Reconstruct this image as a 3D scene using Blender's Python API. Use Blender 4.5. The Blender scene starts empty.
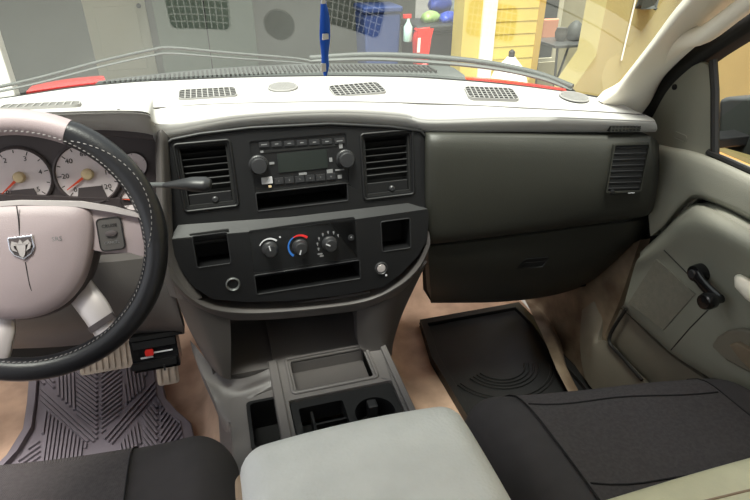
import bpy, math, random
from mathutils import Vector, Matrix
from mathutils.bvhtree import BVHTree
from mathutils.geometry import tessellate_polygon
random.seed(4)
R = math.radians
V = Vector
S = bpy.context.scene
COL = S.collection

# ------------------------------------------------------------------ camera, sky, sun, exposure
CZ = 1.15; PITCH = R(30); YAW = R(16); FPX = 560.0
CAM = V((0, 0, CZ))
cd = bpy.data.cameras.new('camera'); cam = bpy.data.objects.new('camera', cd); COL.objects.link(cam)
cam.location = CAM; cam.rotation_euler = (math.pi/2 - PITCH, 0, -YAW)
cd.sensor_width = 36; cd.lens = FPX/750*36; cd.clip_start = .02
S.camera = cam
FD = V((math.sin(YAW)*math.cos(PITCH), math.cos(YAW)*math.cos(PITCH), -math.sin(PITCH)))
RT = V((math.cos(YAW), -math.sin(YAW), 0)); UPV = RT.cross(FD)

w = bpy.data.worlds.new('sky'); S.world = w; w.use_nodes = True
nt = w.node_tree
bg = nt.nodes['Background']; bg.inputs[0].default_value = (.93, .96, 1.0, 1); bg.inputs[1].default_value = 1.45
sl = bpy.data.lights.new('sun', 'SUN'); sl.energy = 12.5; sl.angle = R(25); sl.color = (1, .96, .9)
so = bpy.data.objects.new('sun', sl); COL.objects.link(so)
so.rotation_euler = V((-.15, -.26, .95)).to_track_quat('Z', 'Y').to_euler()
S.view_settings.view_transform = 'Standard'; S.view_settings.look = 'None'
S.view_settings.exposure = 0.0; S.view_settings.gamma = 1; S.view_settings.use_curve_mapping = False

# ------------------------------------------------------------------ measuring helpers
def ray(px, py): return FD + RT*((px-375)/FPX) + UPV*((250-py)/FPX)
def P(px, py, x=None, y=None, z=None):
    d = ray(px, py)
    t = (x/d.x) if x is not None else (y/d.y) if y is not None else ((z-CZ)/d.z)
    return CAM + d*t
class Fr:
    def __init__(s, O, u, v, n): s.O, s.u, s.v, s.n = V(O), V(u).normalized(), V(v).normalized(), V(n).normalized()
    def w(s, u, v, n=0): return s.O + s.u*u + s.v*v + s.n*n
    def px(s, px, py, n=0):
        d = ray(px, py); o = s.O + s.n*n
        t = (o-CAM).dot(s.n)/d.dot(s.n); p = CAM + d*t - s.O
        return (p.dot(s.u), p.dot(s.v))
    def sz(s, px, py, wp, hp):
        a = s.px(px-1, py); b = s.px(px+1, py); c = s.px(px, py-1); d = s.px(px, py+1)
        return (abs(b[0]-a[0])/2*wp, abs(c[1]-d[1])/2*hp)
    def rect(s, px, py, wp, hp):
        c = s.px(px, py); a, b = s.sz(px, py, wp, hp); return (c[0]-a/2, c[0]+a/2, c[1]-b/2, c[1]+b/2)
    def sub(s, px, py, n=0):
        u, v = s.px(px, py, n); return Fr(s.w(u, v, n), s.u, s.v, s.n)
def tilted(O, deg): t = R(deg); return Fr(O, (1, 0, 0), (0, math.sin(t), math.cos(t)), (0, -math.cos(t), math.sin(t)))
def rrect(u0, u1, v0, v1, r, k=4):
    out = []
    for cx, cy, a0 in ((u1-r, v1-r, 0), (u0+r, v1-r, 90), (u0+r, v0+r, 180), (u1-r, v0+r, 270)):
        for i in range(k+1):
            a = R(a0+90*i/k); out.append((cx+r*math.cos(a), cy+r*math.sin(a)))
    return out
def circ(r, k=24, c=(0, 0)): return [(c[0]+r*math.cos(2*math.pi*i/k), c[1]+r*math.sin(2*math.pi*i/k)) for i in range(k)]
def crom(p, n, closed=False):
    out = []; m = len(p); segs = m if closed else m-1
    for i in range(segs):
        g = (lambda j: p[j % m]) if closed else (lambda j: p[max(0, min(m-1, j))])
        a, b, c, d = g(i-1), g(i), g(i+1), g(i+2)
        for k in range(n):
            t = k/n
            out.append(.5*((2*b)+(c-a)*t+(2*a-5*b+4*c-d)*t*t+(3*b-a-3*c+d)*t**3))
    if not closed: out.append(p[-1].copy())
    return out
def fine(rows, nu, nv):
    a = [crom(r, nu) for r in rows]
    cols = [crom([a[i][j] for i in range(len(a))], nv) for j in range(len(a[0]))]
    return [[cols[j][i] for j in range(len(cols))] for i in range(len(cols[0]))]

OFF = {}
class MB:
    def __init__(s): s.v = []; s.f = []; s.m = []
    def add(s, vs, fs):
        b = len(s.v); s.v += [V(x) for x in vs]; s.f += [tuple(b+i for i in f) for f in fs]; return s
    def box(s, fr, u0, u1, v0, v1, n0, n1):
        vs = [fr.w(u, v, n) for n in (n0, n1) for (u, v) in ((u0, v0), (u1, v0), (u1, v1), (u0, v1))]
        return s.add(vs, [(3, 2, 1, 0), (4, 5, 6, 7), (0, 1, 5, 4), (1, 2, 6, 5), (2, 3, 7, 6), (3, 0, 4, 7)])
    def plate(s, fr, outline, holes=(), n0=-.01, n1=0):
        loops = [outline]+list(holes)
        tri = tessellate_polygon([[V((a[0], a[1], 0)) for a in l] for l in loops])
        flat = [a for l in loops for a in l]; N = len(flat)
        vs = [fr.w(a[0], a[1], n1) for a in flat]+[fr.w(a[0], a[1], n0) for a in flat]
        fs = []
        for t in tri:
            a, b, c = [flat[i] for i in t]
            cr = (b[0]-a[0])*(c[1]-a[1])-(b[1]-a[1])*(c[0]-a[0])
            if abs(cr) < 1e-12: continue
            if cr < 0: t = t[::-1]
            fs.append(tuple(t)); fs.append(tuple(N+i for i in t[::-1]))
        b = 0
        for l in loops:
            k = len(l)
            for i in range(k): j = (i+1) % k; fs.append((b+i, b+j, N+b+j, N+b+i))
            b += k
        return s.add(vs, fs)
    def tube(s, pts, r, seg=10, closed=False, flat=1.0, up=None):
        pts = [V(p) for p in pts]; n = len(pts); rs = r if isinstance(r, (list, tuple)) else [r]*n
        vs = []; ref = V(up) if up else None
        prev = None
        for i, p in enumerate(pts):
            if closed: t = (pts[(i+1) % n]-pts[i-1]).normalized()
            else: t = (pts[min(n-1, i+1)]-pts[max(0, i-1)]).normalized()
            if ref is not None: a = t.cross(ref).normalized()
            else:
                if prev is None: a = t.cross(V((0, 0, 1)) if abs(t.z) < .9 else V((0, 1, 0))).normalized()
                else: a = (prev-t*prev.dot(t)).normalized()
                prev = a
            b = a.cross(t)
            for k in range(seg):
                an = 2*math.pi*k/seg; vs.append(p+a*rs[i]*math.cos(an)+b*rs[i]*flat*math.sin(an))
        fs = []
        for i in range(n if closed else n-1):
            for k in range(seg):
                q = (k+1) % seg; j = (i+1) % n
                fs.append((i*seg+k, i*seg+q, j*seg+q, j*seg+k))
        if not closed: fs += [tuple(range(seg))[::-1], tuple((n-1)*seg+k for k in range(seg))]
        return s.add(vs, fs)
    def lathe(s, fr, prof, seg=24, sx=1, sy=1):     # prof: (radius, n)
        vs = []; k = len(prof)
        for r, h in prof:
            for i in range(seg):
                a = 2*math.pi*i/seg; vs.append(fr.w(r*sx*math.cos(a), r*sy*math.sin(a), h))
        fs = [(i*seg+j, i*seg+(j+1) % seg, (i+1)*seg+(j+1) % seg, (i+1)*seg+j) for i in range(k-1) for j in range(seg)]
        fs += [tuple(range(seg))[::-1], tuple((k-1)*seg+j for j in range(seg))]
        return s.add(vs, fs)
    def shell(s, rows, d):
        d = V(d); n = len(rows); m = len(rows[0])
        vs = [p for r in rows for p in r]+[p+d for r in rows for p in r]; N = n*m
        fs = []
        for i in range(n-1):
            for j in range(m-1):
                a, b, c, e = i*m+j, i*m+j+1, (i+1)*m+j+1, (i+1)*m+j
                fs += [(a, b, c, e), (N+e, N+c, N+b, N+a)]
        rim = [j for j in range(m)]+[i*m+m-1 for i in range(1, n)]+[(n-1)*m+j for j in range(m-2, -1, -1)]+[i*m for i in range(n-2, 0, -1)]
        for a, b in zip(rim, rim[1:]+rim[:1]): fs.append((b, a, N+a, N+b))
        return s.add(vs, fs)
    def rbox(s, x0, x1, y0, y1, z0, z1, r, n=(14, 14, 8), fn=None):
        # rounded box made of six welded grids
        L = {}
        def vid(i, j, k):
            if (i, j, k) in L: return L[(i, j, k)]
            def ax(i, n, a, b):      # cosine spacing near edges
                t = i/n; return a+(b-a)*(t+.0*t)
            p = V((ax(i, n[0], x0, x1), ax(j, n[1], y0, y1), ax(k, n[2], z0, z1)))
            # tighter spacing near the edges
            for q, (a, b, t) in enumerate(((x0, x1, i/n[0]), (y0, y1, j/n[1]), (z0, z1, k/n[2]))):
                p[q] = a+(b-a)*(.5-.5*math.cos(math.pi*t))*.6+(b-a)*t*.4
            c = V((min(max(p.x, x0+r), x1-r), min(max(p.y, y0+r), y1-r), min(max(p.z, z0+r), z1-r)))
            d = p-c
            if d.length > 1e-9:
                m_ = max(abs(d.x), abs(d.y), abs(d.z)); p = c+d.normalized()*m_
            if fn: p = fn(p)
            L[(i, j, k)] = len(s.v); s.v.append(p); return L[(i, j, k)]
        a, b, c = n
        for i in range(a):
            for j in range(b):
                s.f.append((vid(i, j, c), vid(i+1, j, c), vid(i+1, j+1, c), vid(i, j+1, c)))
                s.f.append((vid(i, j+1, 0), vid(i+1, j+1, 0), vid(i+1, j, 0), vid(i, j, 0)))
        for i in range(a):
            for k in range(c):
                s.f.append((vid(i, 0, k), vid(i+1, 0, k), vid(i+1, 0, k+1), vid(i, 0, k+1)))
                s.f.append((vid(i, b, k+1), vid(i+1, b, k+1), vid(i+1, b, k), vid(i, b, k)))
        for j in range(b):
            for k in range(c):
                s.f.append((vid(0, j, k+1), vid(0, j+1, k+1), vid(0, j+1, k), vid(0, j, k)))
                s.f.append((vid(a, j, k), vid(a, j+1, k), vid(a, j+1, k+1), vid(a, j, k+1)))
        return s
    def bvh(s): return BVHTree.FromPolygons([tuple(v) for v in s.v], s.f)
    def build(s, name, mat, parent=None, bevel=0, seg=2, smooth=40, label=None, kind=None, mats=None, mfn=None, sub=0):
        off = OFF.get(parent, V((0, 0, 0))) if parent else V((0, 0, 0))
        me = bpy.data.meshes.new(name); me.from_pydata([tuple(v-off) for v in s.v], [], s.f); me.validate(); me.update()
        for m_ in (mats or [mat]): me.materials.append(m_)
        for p in me.polygons: p.use_smooth = True
        me.set_sharp_from_angle(angle=R(smooth))
        o = bpy.data.objects.new(name, me); COL.objects.link(o)
        if parent: o.parent = parent; OFF[o] = off
        if bevel:
            b = o.modifiers.new('bevel', 'BEVEL'); b.width = bevel; b.segments = seg; b.limit_method = 'ANGLE'; b.angle_limit = R(40); b.harden_normals = True
        if sub:
            q = o.modifiers.new('sub', 'SUBSURF'); q.levels = q.render_levels = sub
        if label: o['label'] = label
        if kind: o['kind'] = kind
        return o
def thing(name, label, cat, loc, group=None, kind=None):
    o = bpy.data.objects.new(name, None); COL.objects.link(o); o.location = V(loc); OFF[o] = V(loc)
    o.empty_display_size = .05
    if cat: o['label'] = label; o['category'] = cat
    if group: o['group'] = group
    if kind: o['kind'] = kind
    return o
def tag(o, label, cat, group=None, kind=None):
    o['label'] = label; o['category'] = cat
    if group: o['group'] = group
    if kind: o['kind'] = kind
    return o
def struct(o): o['kind'] = 'structure'; return o
def text(txt, fr, size, mat, parent, name='lettering', n=.0006, rot=0, bold=False):
    c = bpy.data.curves.new(name, 'FONT'); c.body = txt; c.size = size; c.extrude = .0002; c.align_x = 'CENTER'; c.align_y = 'CENTER'
    c.resolution_u = 2
    c.materials.append(mat)
    o = bpy.data.objects.new(name, c); COL.objects.link(o); o.parent = parent
    m = Matrix((fr.u, fr.v, fr.n)).transposed().to_4x4()
    m.translation = fr.w(0, 0, n)-OFF[parent]
    o.matrix_local = m @ Matrix.Rotation(rot, 4, 'Z')
    bpy.context.view_layer.update()
    me = bpy.data.meshes.new_from_object(o); me.name = name
    q = bpy.data.objects.new(name, me); COL.objects.link(q); q.parent = parent; q.matrix_local = o.matrix_local.copy()
    bpy.data.objects.remove(o); q.name = name
    OFF[q] = OFF[parent]
    return q

# ------------------------------------------------------------------ materials
def lin(c):
    return tuple(((x/255)/12.92 if x/255 <= .04045 else ((x/255+.055)/1.055)**2.4) for x in c)
def mat(name, c, rough=.5, bump=0, scale=300, var=0, vscale=8, metal=0, spec=.5, kind='noise', emit=None, c2=None, coord='Object'):
    m = bpy.data.materials.new(name); m.use_nodes = True; t = m.node_tree; b = t.nodes['Principled BSDF']
    c = lin(c)
    b.inputs['Base Color'].default_value = (*c, 1); b.inputs['Roughness'].default_value = rough
    b.inputs['Metallic'].default_value = metal; b.inputs['Specular IOR Level'].default_value = spec
    tc = t.nodes.new('ShaderNodeTexCoord')
    if var or c2:
        n = t.nodes.new('ShaderNodeTexNoise'); n.inputs['Scale'].default_value = vscale; n.inputs['Detail'].default_value = 5
        t.links.new(tc.outputs[coord], n.inputs['Vector'])
        r = t.nodes.new('ShaderNodeValToRGB'); t.links.new(n.outputs['Fac'], r.inputs[0])
        r.color_ramp.elements[0].position = .35; r.color_ramp.elements[1].position = .65
        lo = lin(c2) if c2 else tuple(x*(1-var) for x in c); hi = c if c2 else tuple(min(1, x*(1+var)) for x in c)
        r.color_ramp.elements[0].color = (*lo, 1); r.color_ramp.elements[1].color = (*hi, 1)
        t.links.new(r.outputs[0], b.inputs['Base Color'])
    if bump:
        bp = t.nodes.new('ShaderNodeBump'); bp.inputs['Strength'].default_value = bump; bp.inputs['Distance'].default_value = .001
        if kind == 'noise':
            n = t.nodes.new('ShaderNodeTexNoise'); n.inputs['Scale'].default_value = scale; n.inputs['Detail'].default_value = 2; h = n.outputs['Fac']; vi = n.inputs['Vector']
        elif kind == 'voro':
            n = t.nodes.new('ShaderNodeTexVoronoi'); n.inputs['Scale'].default_value = scale; h = n.outputs['Distance']; vi = n.inputs['Vector']
        elif kind == 'weave':
            n = t.nodes.new('ShaderNodeTexWave'); n.inputs['Scale'].default_value = scale; n.inputs['Distortion'].default_value = 1.5
            n.inputs['Detail'].default_value = 1; n.bands_direction = 'DIAGONAL'; h = n.outputs['Fac']; vi = n.inputs['Vector']
        t.links.new(tc.outputs[coord], vi); t.links.new(h, bp.inputs['Height']); t.links.new(bp.outputs[0], b.inputs['Normal'])
    if emit:
        b.inputs['Emission Color'].default_value = (*lin(emit[0]), 1); b.inputs['Emission Strength'].default_value = emit[1]
    return m
M = {}
M['pad'] = mat('dash_pad_plastic', (176, 174, 172), .62, .25, 500, .04)
M['greyl'] = mat('light_grille_plastic', (150, 148, 146), .6)
M['grey'] = mat('grey_grained_plastic', (44, 44, 39), .5, .3, 500, .05)
M['greyw'] = mat('warm_grey_plastic', (80, 76, 75), .5, .3, 500, .05)
M['black'] = mat('black_satin_plastic', (15, 15, 17), .5, .2, 600, .08)
M['gloss'] = mat('black_gloss_plastic', (22, 22, 24), .18)
M['void'] = mat('matte_black', (10, 10, 11), .8)
M['knob'] = mat('dark_knob_rubber', (42, 42, 44), .4)
M['print'] = mat('white_print', (200, 200, 205), .6)
M['dimprint'] = mat('grey_print', (120, 120, 122), .6)
M['red'] = mat('red_print', (210, 45, 45), .5)
M['blue'] = mat('blue_print', (50, 110, 190), .5)
M['lcd'] = mat('dark_lcd', (40, 44, 42), .15)
M['console'] = mat('console_plastic', (106, 102, 101), .45, .3, 500, .05)
M['vinyl'] = mat('grey_armrest_vinyl', (232, 232, 228), .38, .5, 220, .04, 20, kind='voro')
M['beigevinyl'] = mat('beige_vinyl', (226, 220, 186), .38, .5, 220, .05, 20, kind='voro')
M['piping'] = mat('tan_piping', (170, 145, 120), .5)
M['wheelgrey'] = mat('mauve_grey_hub', (158, 143, 146), .5, .3, 600, .04)
M['silver'] = mat('silver_spoke', (190, 182, 182), .35, 0, metal=.25)
M['chrome'] = mat('chrome', (225, 225, 232), .15, metal=1)
M['leather'] = mat('black_leather', (30, 30, 34), .36, .12, 350, .1, kind='voro')
M['thread'] = mat('grey_thread', (140, 136, 136), .7)
M['dial'] = mat('white_dial', (232, 220, 222), .5)
M['cluster'] = mat('dark_cluster', (78, 70, 72), .5, .2, 500)
M['hubcap'] = mat('beige_needle_hub', (222, 200, 160), .5)
M['needle'] = mat('orange_red_needle', (225, 80, 45), .5)
M['ink'] = mat('black_ink', (25, 22, 24), .7)
M['carpet'] = mat('tan_carpet', (188, 158, 136), .95, 1.0, 900, .18, 12)
M['mat'] = mat('grey_rubber', (118, 111, 118), .5, .3, 300, .06)
M['matdark'] = mat('black_rubber', (18, 18, 18), .5, .3, 300)
M['fabric'] = mat('charcoal_fabric', (68, 64, 65), .9, .5, 1200, .06, 30)
M['knit'] = mat('charcoal_knit', (92, 86, 87), .85, 1.0, 300, .12, 160, kind='weave')
M['door'] = mat('door_grey_plastic', (142, 142, 130), .45, .35, 500, .05)
M['doorlow'] = mat('door_beige_grey', (118, 112, 100), .5, .4, 400, .08)
M['insert'] = mat('worn_carpet_insert', (128, 124, 112), .95, 1.0, 700, .08, 90)
M['pillar'] = mat('cream_pillar', (238, 231, 216), .55, .2, 500, .03)
M['kick'] = mat('scuffed_beige_panel', (132, 117, 98), .6, .3, 300, c2=(92, 76, 60), vscale=14)
M['rubber'] = mat('weatherstrip_rubber', (18, 17, 16), .6)
M['roof'] = mat('headliner', (206, 202, 194), .95)
M['paint'] = mat('red_car_paint', (170, 22, 20), .22)
M['cowl'] = mat('grey_cowl_plastic', (58, 62, 60), .6)
M['ribbon'] = mat('blue_cloth', (18, 95, 215), .7, .4, 800)
M['white'] = mat('white_paint', (236, 234, 228), .6)
M['yellow'] = mat('yellow_siding', (200, 180, 92), .7, .3, 30, .06, 3)
M['tan'] = mat('tan_stucco', (158, 147, 100), .9, .8, 60, .06, 2)
M['garage'] = mat('garage_wall', (120, 124, 116), .85, 0, var=.1, vscale=1)
M['gdoor'] = mat('beige_interior_door', (190, 184, 160), .6)
M['concrete'] = mat('asphalt', (84, 82, 78), .9, .4, 40, .1, 1.5)
M['bluebin'] = mat('blue_bin_plastic', (44, 66, 120), .5)
M['blackbin'] = mat('black_bin_plastic', (30, 32, 34), .5)
M['bag'] = mat('pale_plastic_bag', (196, 206, 206), .4)
M['bagblue'] = mat('blue_plastic_bag', (50, 80, 190), .4)
M['baggreen'] = mat('green_plastic_bag', (150, 180, 110), .4)
M['redplastic'] = mat('red_plastic', (205, 40, 34), .4)
M['bottle'] = mat('pale_green_bottle', (180, 215, 205), .3)
M['metal'] = mat('dull_metal', (110, 112, 112), .45, metal=.6)
M['junk'] = mat('grey_junk', (88, 86, 82), .7, 0, var=.3, vscale=6)
M['wood'] = mat('orange_brown_wood', (180, 120, 62), .7, .4, 40, .2, 5)
M['mirror'] = mat('mirror_glass', (200, 205, 210), .03, metal=1)
def glass(name, refl, tint=1.0):
    m = bpy.data.materials.new(name); m.use_nodes = True; t = m.node_tree; t.nodes.clear()
    o = t.nodes.new('ShaderNodeOutputMaterial'); mx = t.nodes.new('ShaderNodeMixShader')
    tr = t.nodes.new('ShaderNodeBsdfTransparent'); tr.inputs[0].default_value = (tint*.97, tint, tint*.97, 1)
    if refl:
        gl = t.nodes.new('ShaderNodeBsdfGlossy'); gl.inputs['Roughness'].default_value = .0
        fr = t.nodes.new('ShaderNodeFresnel'); fr.inputs[0].default_value = refl
        t.links.new(fr.outputs[0], mx.inputs[0]); t.links.new(tr.outputs[0], mx.inputs[1]); t.links.new(gl.outputs[0], mx.inputs[2])
        t.links.new(mx.outputs[0], o.inputs[0])
    else: t.links.new(tr.outputs[0], o.inputs[0])
    return m
M['glass'] = glass('windshield_glass', 1.9, .93)
M['glassout'] = glass('clear_glass', 0, .97)

UX, UY, UZ = V((1, 0, 0)), V((0, 1, 0)), V((0, 0, 1))
TOPF = lambda O: Fr(O, UX, UY, UZ)          # lying flat, facing up
FACE = lambda O: Fr(O, UX, UZ, -UY)         # upright, facing back to the seats

# ================================================================== SETTING: cab shell
# floor with centre hump and toe board
def floor_z(x, y):
    c = .135; a = abs(x-c)
    s = max(0, min(1, (.30-a)/.13)); s = s*s*(3-2*s)
    z = .19*s
    if y > 1.52: z = max(z, (y-1.52)*1.3)
    return z
xs = [-.75+i*.02 for i in range(86)]; ys = [-.9+i*.05 for i in range(52)]
b = MB(); b.shell([[V((x, y, floor_z(x, y))) for x in xs] for y in ys[::-1]], (0, 0, -.04))
struct(b.build('floor', M['carpet']))
# firewall, headliner, left door wall, rear wall
b = MB().box(FACE((.13, 1.66, 0)), -.88, .86, 0, .66, -.03, 0); struct(b.build('wall_front', M['void']))
b = MB().plate(TOPF((.14, 0, 1.38)), [(-.74, -.9), (.74, -.9), (.74, .53), (.55, .62), (.3, .68), (0, .70), (-.3, .68), (-.55, .62), (-.74, .53)], [], -.05, 0); struct(b.build('ceiling', M['roof'], bevel=.02))
b = MB()
fl = Fr((-.76, 0, 0), UY, UZ, UX)
b.plate(fl, [(-.9, 0), (1.5, 0), (1.5, .78), (.62, 1.33), (-.9, 1.33)], [[(-.2, .04), (1.05, .04), (1.05, .88), (.55, 1.26), (-.2, 1.26)]], -.08, 0)   # driver door stands open
struct(b.build('wall_left', M['door']))
b = MB().plate(FACE((.14, -.9, 0)), [(-.9, 0), (.9, 0), (.9, 1.33), (-.9, 1.33)], [[(-.65, .85), (.65, .85), (.6, 1.25), (-.6, 1.25)]], 0, .05)
struct(b.build('wall_back', M['door']))
# right side rear of door
b = MB().plate(Fr((1.03, 0, 0), UY, UZ, -UX), [(-.9, 0), (-.35, 0), (-.35, 1.33), (-.9, 1.33)], [], -.05, 0)
struct(b.build('wall_right', M['door']))

# ================================================================== dashboard
dash = thing('dashboard', 'pickup truck dashboard, pale grey top pad over charcoal passenger panel and centre stack', 'dashboard', (.14, 1.2, .7))
cx_ = [-110, 0, 70, 120, 148, 163, 240, 330, 400, 427, 500, 560, 0]
def rowp(ys_, kind, vals, xs_=None):
    xx = xs_ or cx_
    return [P(x, y, **{kind: v}) for x, y, v in zip(xx, ys_, vals)]
x0 = [-110, 0, 70, 120, 150, 165, 240, 330, 400, 440, 500, 560, 618]
rows = []
ZB = [.852]*9+[.848, .841, .832, .820]
rows.append([P(x, y+2.0, z=q-.03) for q, x, y in zip(ZB, x0, [110, 98, 88, 83, 81, 80.5, 77.5, 76, 77, 79, 84, 91, 101])])
rows.append([P(x, y+.8, z=q) for q, x, y in zip(ZB, x0, [110, 98, 88, 83, 81, 80.5, 77.5, 76, 77, 79, 84, 91, 101])])
rows.append([P(x, y, z=v) for x, y, v in zip([-110, 0, 70, 120, 149, 164, 240, 330, 400, 437, 500, 560, 636],
            [114, 104, 98, 95.5, 95, 95, 92.5, 91, 92.5, 95, 99, 103, 111], [.872, .872, .865, .858, .852, .850, .848, .848, .847, .845, .839, .83, .816])])
rows.append([P(x, y, y=v) for x, y, v in zip([-110, 0, 70, 120, 148, 162, 240, 330, 400, 429, 500, 560, 650],
            [122, 112, 109, 108, 110, 119, 110, 105, 107.5, 113, 111, 111, 117], [.998, .998, .998, 1.0, 1.0, 1.045, 1.055, 1.055, 1.05, 1.034, 1.014, .99, .942])])
rows.append([P(x, y, y=v) for x, y, v in zip([-110, 0, 70, 120, 148, 160, 240, 330, 400, 428, 500, 560, 655],
            [127, 117, 114, 113, 115, 127, 115, 109.5, 112.5, 119, 117, 117, 121], [.978, .978, .978, .978, .982, 1.018, 1.026, 1.026, 1.024, 1.006, .988, .962, .915])])
rows.append([P(x, y, y=v) for x, y, v in zip([-110, 0, 70, 120, 151, 163, 240, 330, 400, 428, 500, 560, 656],
            [137, 129, 127, 128, 132, 141, 126.5, 122.5, 125.5, 131, 130, 130, 130], [.997, .997, .997, .997, 1.0, 1.03, 1.04, 1.04, 1.036, 1.022, 1.003, .978, .93])])
rows.append([r + V((0, .05, -.012)) for r in rows[-1]])
rows = [[r_[0]+(r_[0]-r_[1]).normalized()*.12]+r_ for r_ in rows]
padrows = fine(rows, 6, 4)
pb = MB().shell(padrows, (0, 0, -.004))
PADB = BVHTree.FromPolygons([tuple(p) for r in padrows for p in r],
    [(i*len(padrows[0])+j, i*len(padrows[0])+j+1, (i+1)*len(padrows[0])+j+1, (i+1)*len(padrows[0])+j) for i in range(len(padrows)-1) for j in range(len(padrows[0])-1)])
pb.build('top_pad', M['pad'], dash, smooth=60)
def hit(bv, px, py):
    d = ray(px, py).normalized(); h = bv.ray_cast(CAM, d)
    if h[0] is None:
        best = None
        for k in range(40, 240): 
            q = bv.find_nearest(CAM+d*(k*.01))
            if best is None or q[3] < best[3]: best = q
        h = best
    return h[0], (h[1] if h[1].dot(d) < 0 else -h[1])
def drop(x, y):
    h = PADB.ray_cast(V((x, y, 1.2)), V((0, 0, -1)))
    return h[0]
# groove across the pad
pts = [hit(PADB, x, y) for x, y in ((118, 110), (160, 108), (200, 105), (260, 103), (330, 102), (400, 103), (460, 105), (540, 109), (600, 112), (645, 115))]
b = MB().tube(crom([p+n*.0002 for p, n in pts], 5), .0016, 6); b.build('pad_seam', M['greyw'], dash)
# defroster grilles and speaker grilles, lying in the pad
def slope_fr(c, e=.02):
    z = lambda x, y: drop(x, y).z
    gx = (z(c.x+e, c.y)-z(c.x-e, c.y))/(2*e); gy = (z(c.x, c.y+e)-z(c.x, c.y-e))/(2*e)
    u = V((1, 0, gx)).normalized(); n = V((-gx, -gy, 1)).normalized(); v = n.cross(u)
    return Fr(c, u, v, n)
def defroster(px, py, wd, dp, nx=10, ny=5, rot=0):
    c, n = hit(PADB, px, py); f = slope_fr(c)
    if rot: f = Fr(f.O, f.u*math.cos(rot)+f.v*math.sin(rot), f.v*math.cos(rot)-f.u*math.sin(rot), f.n)
    o = MB().plate(f, rrect(-wd/2, wd/2, -dp/2, dp/2, .012), [], -.004, .0028).build('defroster_vent', M['void'], dash)
    g = MB()
    g.plate(f, rrect(-wd/2-.002, wd/2+.002, -dp/2-.002, dp/2+.002, .013), [rrect(-wd/2, wd/2, -dp/2, dp/2, .012)], -.002, .0045)
    for i in range(1, nx): x = -wd/2+wd*i/nx; g.box(f, x-.0010, x+.0010, -dp/2+.001, dp/2-.001, .0, .0048)
    for j in range(1, ny): y = -dp/2+dp*j/ny; g.box(f, -wd/2+.001, wd/2-.001, y-.0010, y+.0010, .0, .0040)
    g.build('grille', M['greyl'], o)
defroster(42, 107, .112, .066, rot=R(8))
defroster(208, 94.5, .112, .074)
defroster(357, 90.5, .108, .074)
defroster(491, 94.5, .103, .068, rot=R(-14))
for px, py in ((283, 88), (574, 98)):
    c, n = hit(PADB, px, py); f = slope_fr(c)
    o = MB().lathe(f, [(.031, -.003), (.031, .0015), (.0005, .0018)], 28).build('speaker_grille', M['void'], dash)
    g = MB()
    for a in range(-8, 9):
        h = math.sqrt(max(0, .028**2-(a*.0033)**2)); g.box(f, a*.0033-.0007, a*.0033+.0007, -h, h, .001, .0045); g.box(f, -h, h, a*.0033-.0006, a*.0033+.0006, .001, .0045)
    g.tube([f.w(.0305*math.cos(k*.2618), .0305*math.sin(k*.2618), .003) for k in range(24)], .002, 6, closed=True)
    g.build('grille', M['greyl'], o)

# ---- centre stack: two flat bezels, upper set back, lower standing proud
FU = tilted(P(300, 165, y=1.005), 10)
FL = tilted(P(300, 250, y=.955), 10)
upo = [FU.px(*p) for p in [(167, 143), (172, 139.5), (200, 134), (250, 128), (330, 124), (390, 127), (420, 131), (426, 137), (428, 214), (170, 246)]]
holes = []
def hr(F, px, py, wp, hp, r=.004): return rrect(*F.rect(px, py, wp, hp), r)
VL = hr(FU, 207, 176, 50, 62); VR = hr(FU, 388, 165, 46, 60); RD = hr(FU, 301, 163, 96, 52, .003); PK = hr(FU, 303, 197, 92, 18, .003)
b = MB().plate(FU, upo, [VL, VR, RD, PK], -.03, 0)
b.build('upper_bezel', M['black'], dash, bevel=.0025)
lo_px = [(169, 240), (240, 233), (330, 223), (427, 209), (429, 214), (427, 240), (418, 256), (402, 273), (383, 287), (345, 295), (290, 301), (245, 302), (212, 299), (194, 287), (180, 268), (172, 250)]
loo = [FL.px(*p) for p in lo_px]
P1 = hr(FL, 212, 250, 35, 32); P2 = hr(FL, 396, 235, 29, 30); SL = hr(FL, 309, 277, 106, 19, .003); CL = hr(FL, 305, 245, 106, 42, .003)
b = MB().plate(FL, loo, [P1, P2, SL, CL], -.055, 0)
b.build('lower_bezel', M['black'], dash, bevel=.003)
def pl3(F, px, py, n=0): q = F.px(px, py, n); return F.w(q[0], q[1], n)
MB().shell([[pl3(FU, 178, 225, .001), pl3(FU, 290, 217, .001), pl3(FU, 408, 203, .001)], [pl3(FL, 170, 239, .0), pl3(FL, 300, 227, .0), pl3(FL, 428, 209, .0)]], (0, .012, -.006)).build('bezel_shelf', M['black'], dash)
MB().tube([FU.w(a, c, .001) for a, c in upo], .0038, 8, closed=True).build('bezel_rim', M['black'], dash, smooth=60)
for q in (VL, VR):
    us = [p[0] for p in q]; vs = [p[1] for p in q]
    MB().tube([FU.w(a, c, .001) for a, c in rrect(min(us)-.005, max(us)+.005, min(vs)-.005, max(vs)+.005, .006)], .0028, 8, closed=True).build('vent_rim', M['black'], dash, smooth=60)
def pocket(F, poly, depth, name, lab=None, m='void', n1=-.002):
    us = [p[0] for p in poly]; vs = [p[1] for p in poly]
    u0, u1, v0, v1 = min(us)-.004, max(us)+.004, min(vs)-.004, max(vs)+.004
    b = MB().plate(F, [(u0, v0), (u1, v0), (u1, v1), (u0, v1)], [[(u0+.003, v0+.003), (u1-.003, v0+.003), (u1-.003, v1-.003), (u0+.003, v1-.003)]], -depth, n1)
    b.box(F, u0, u1, v0, v1, -depth-.003, -depth)
    return b.build(name, M[m], dash, label=lab)
pocket(FL, P1, .06, 'storage_pocket'); pocket(FL, P2, .06, 'storage_pocket')
pocket(FU, PK, .10, 'storage_pocket'); pocket(FL, SL, .09, 'storage_pocket', m='black')
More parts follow.
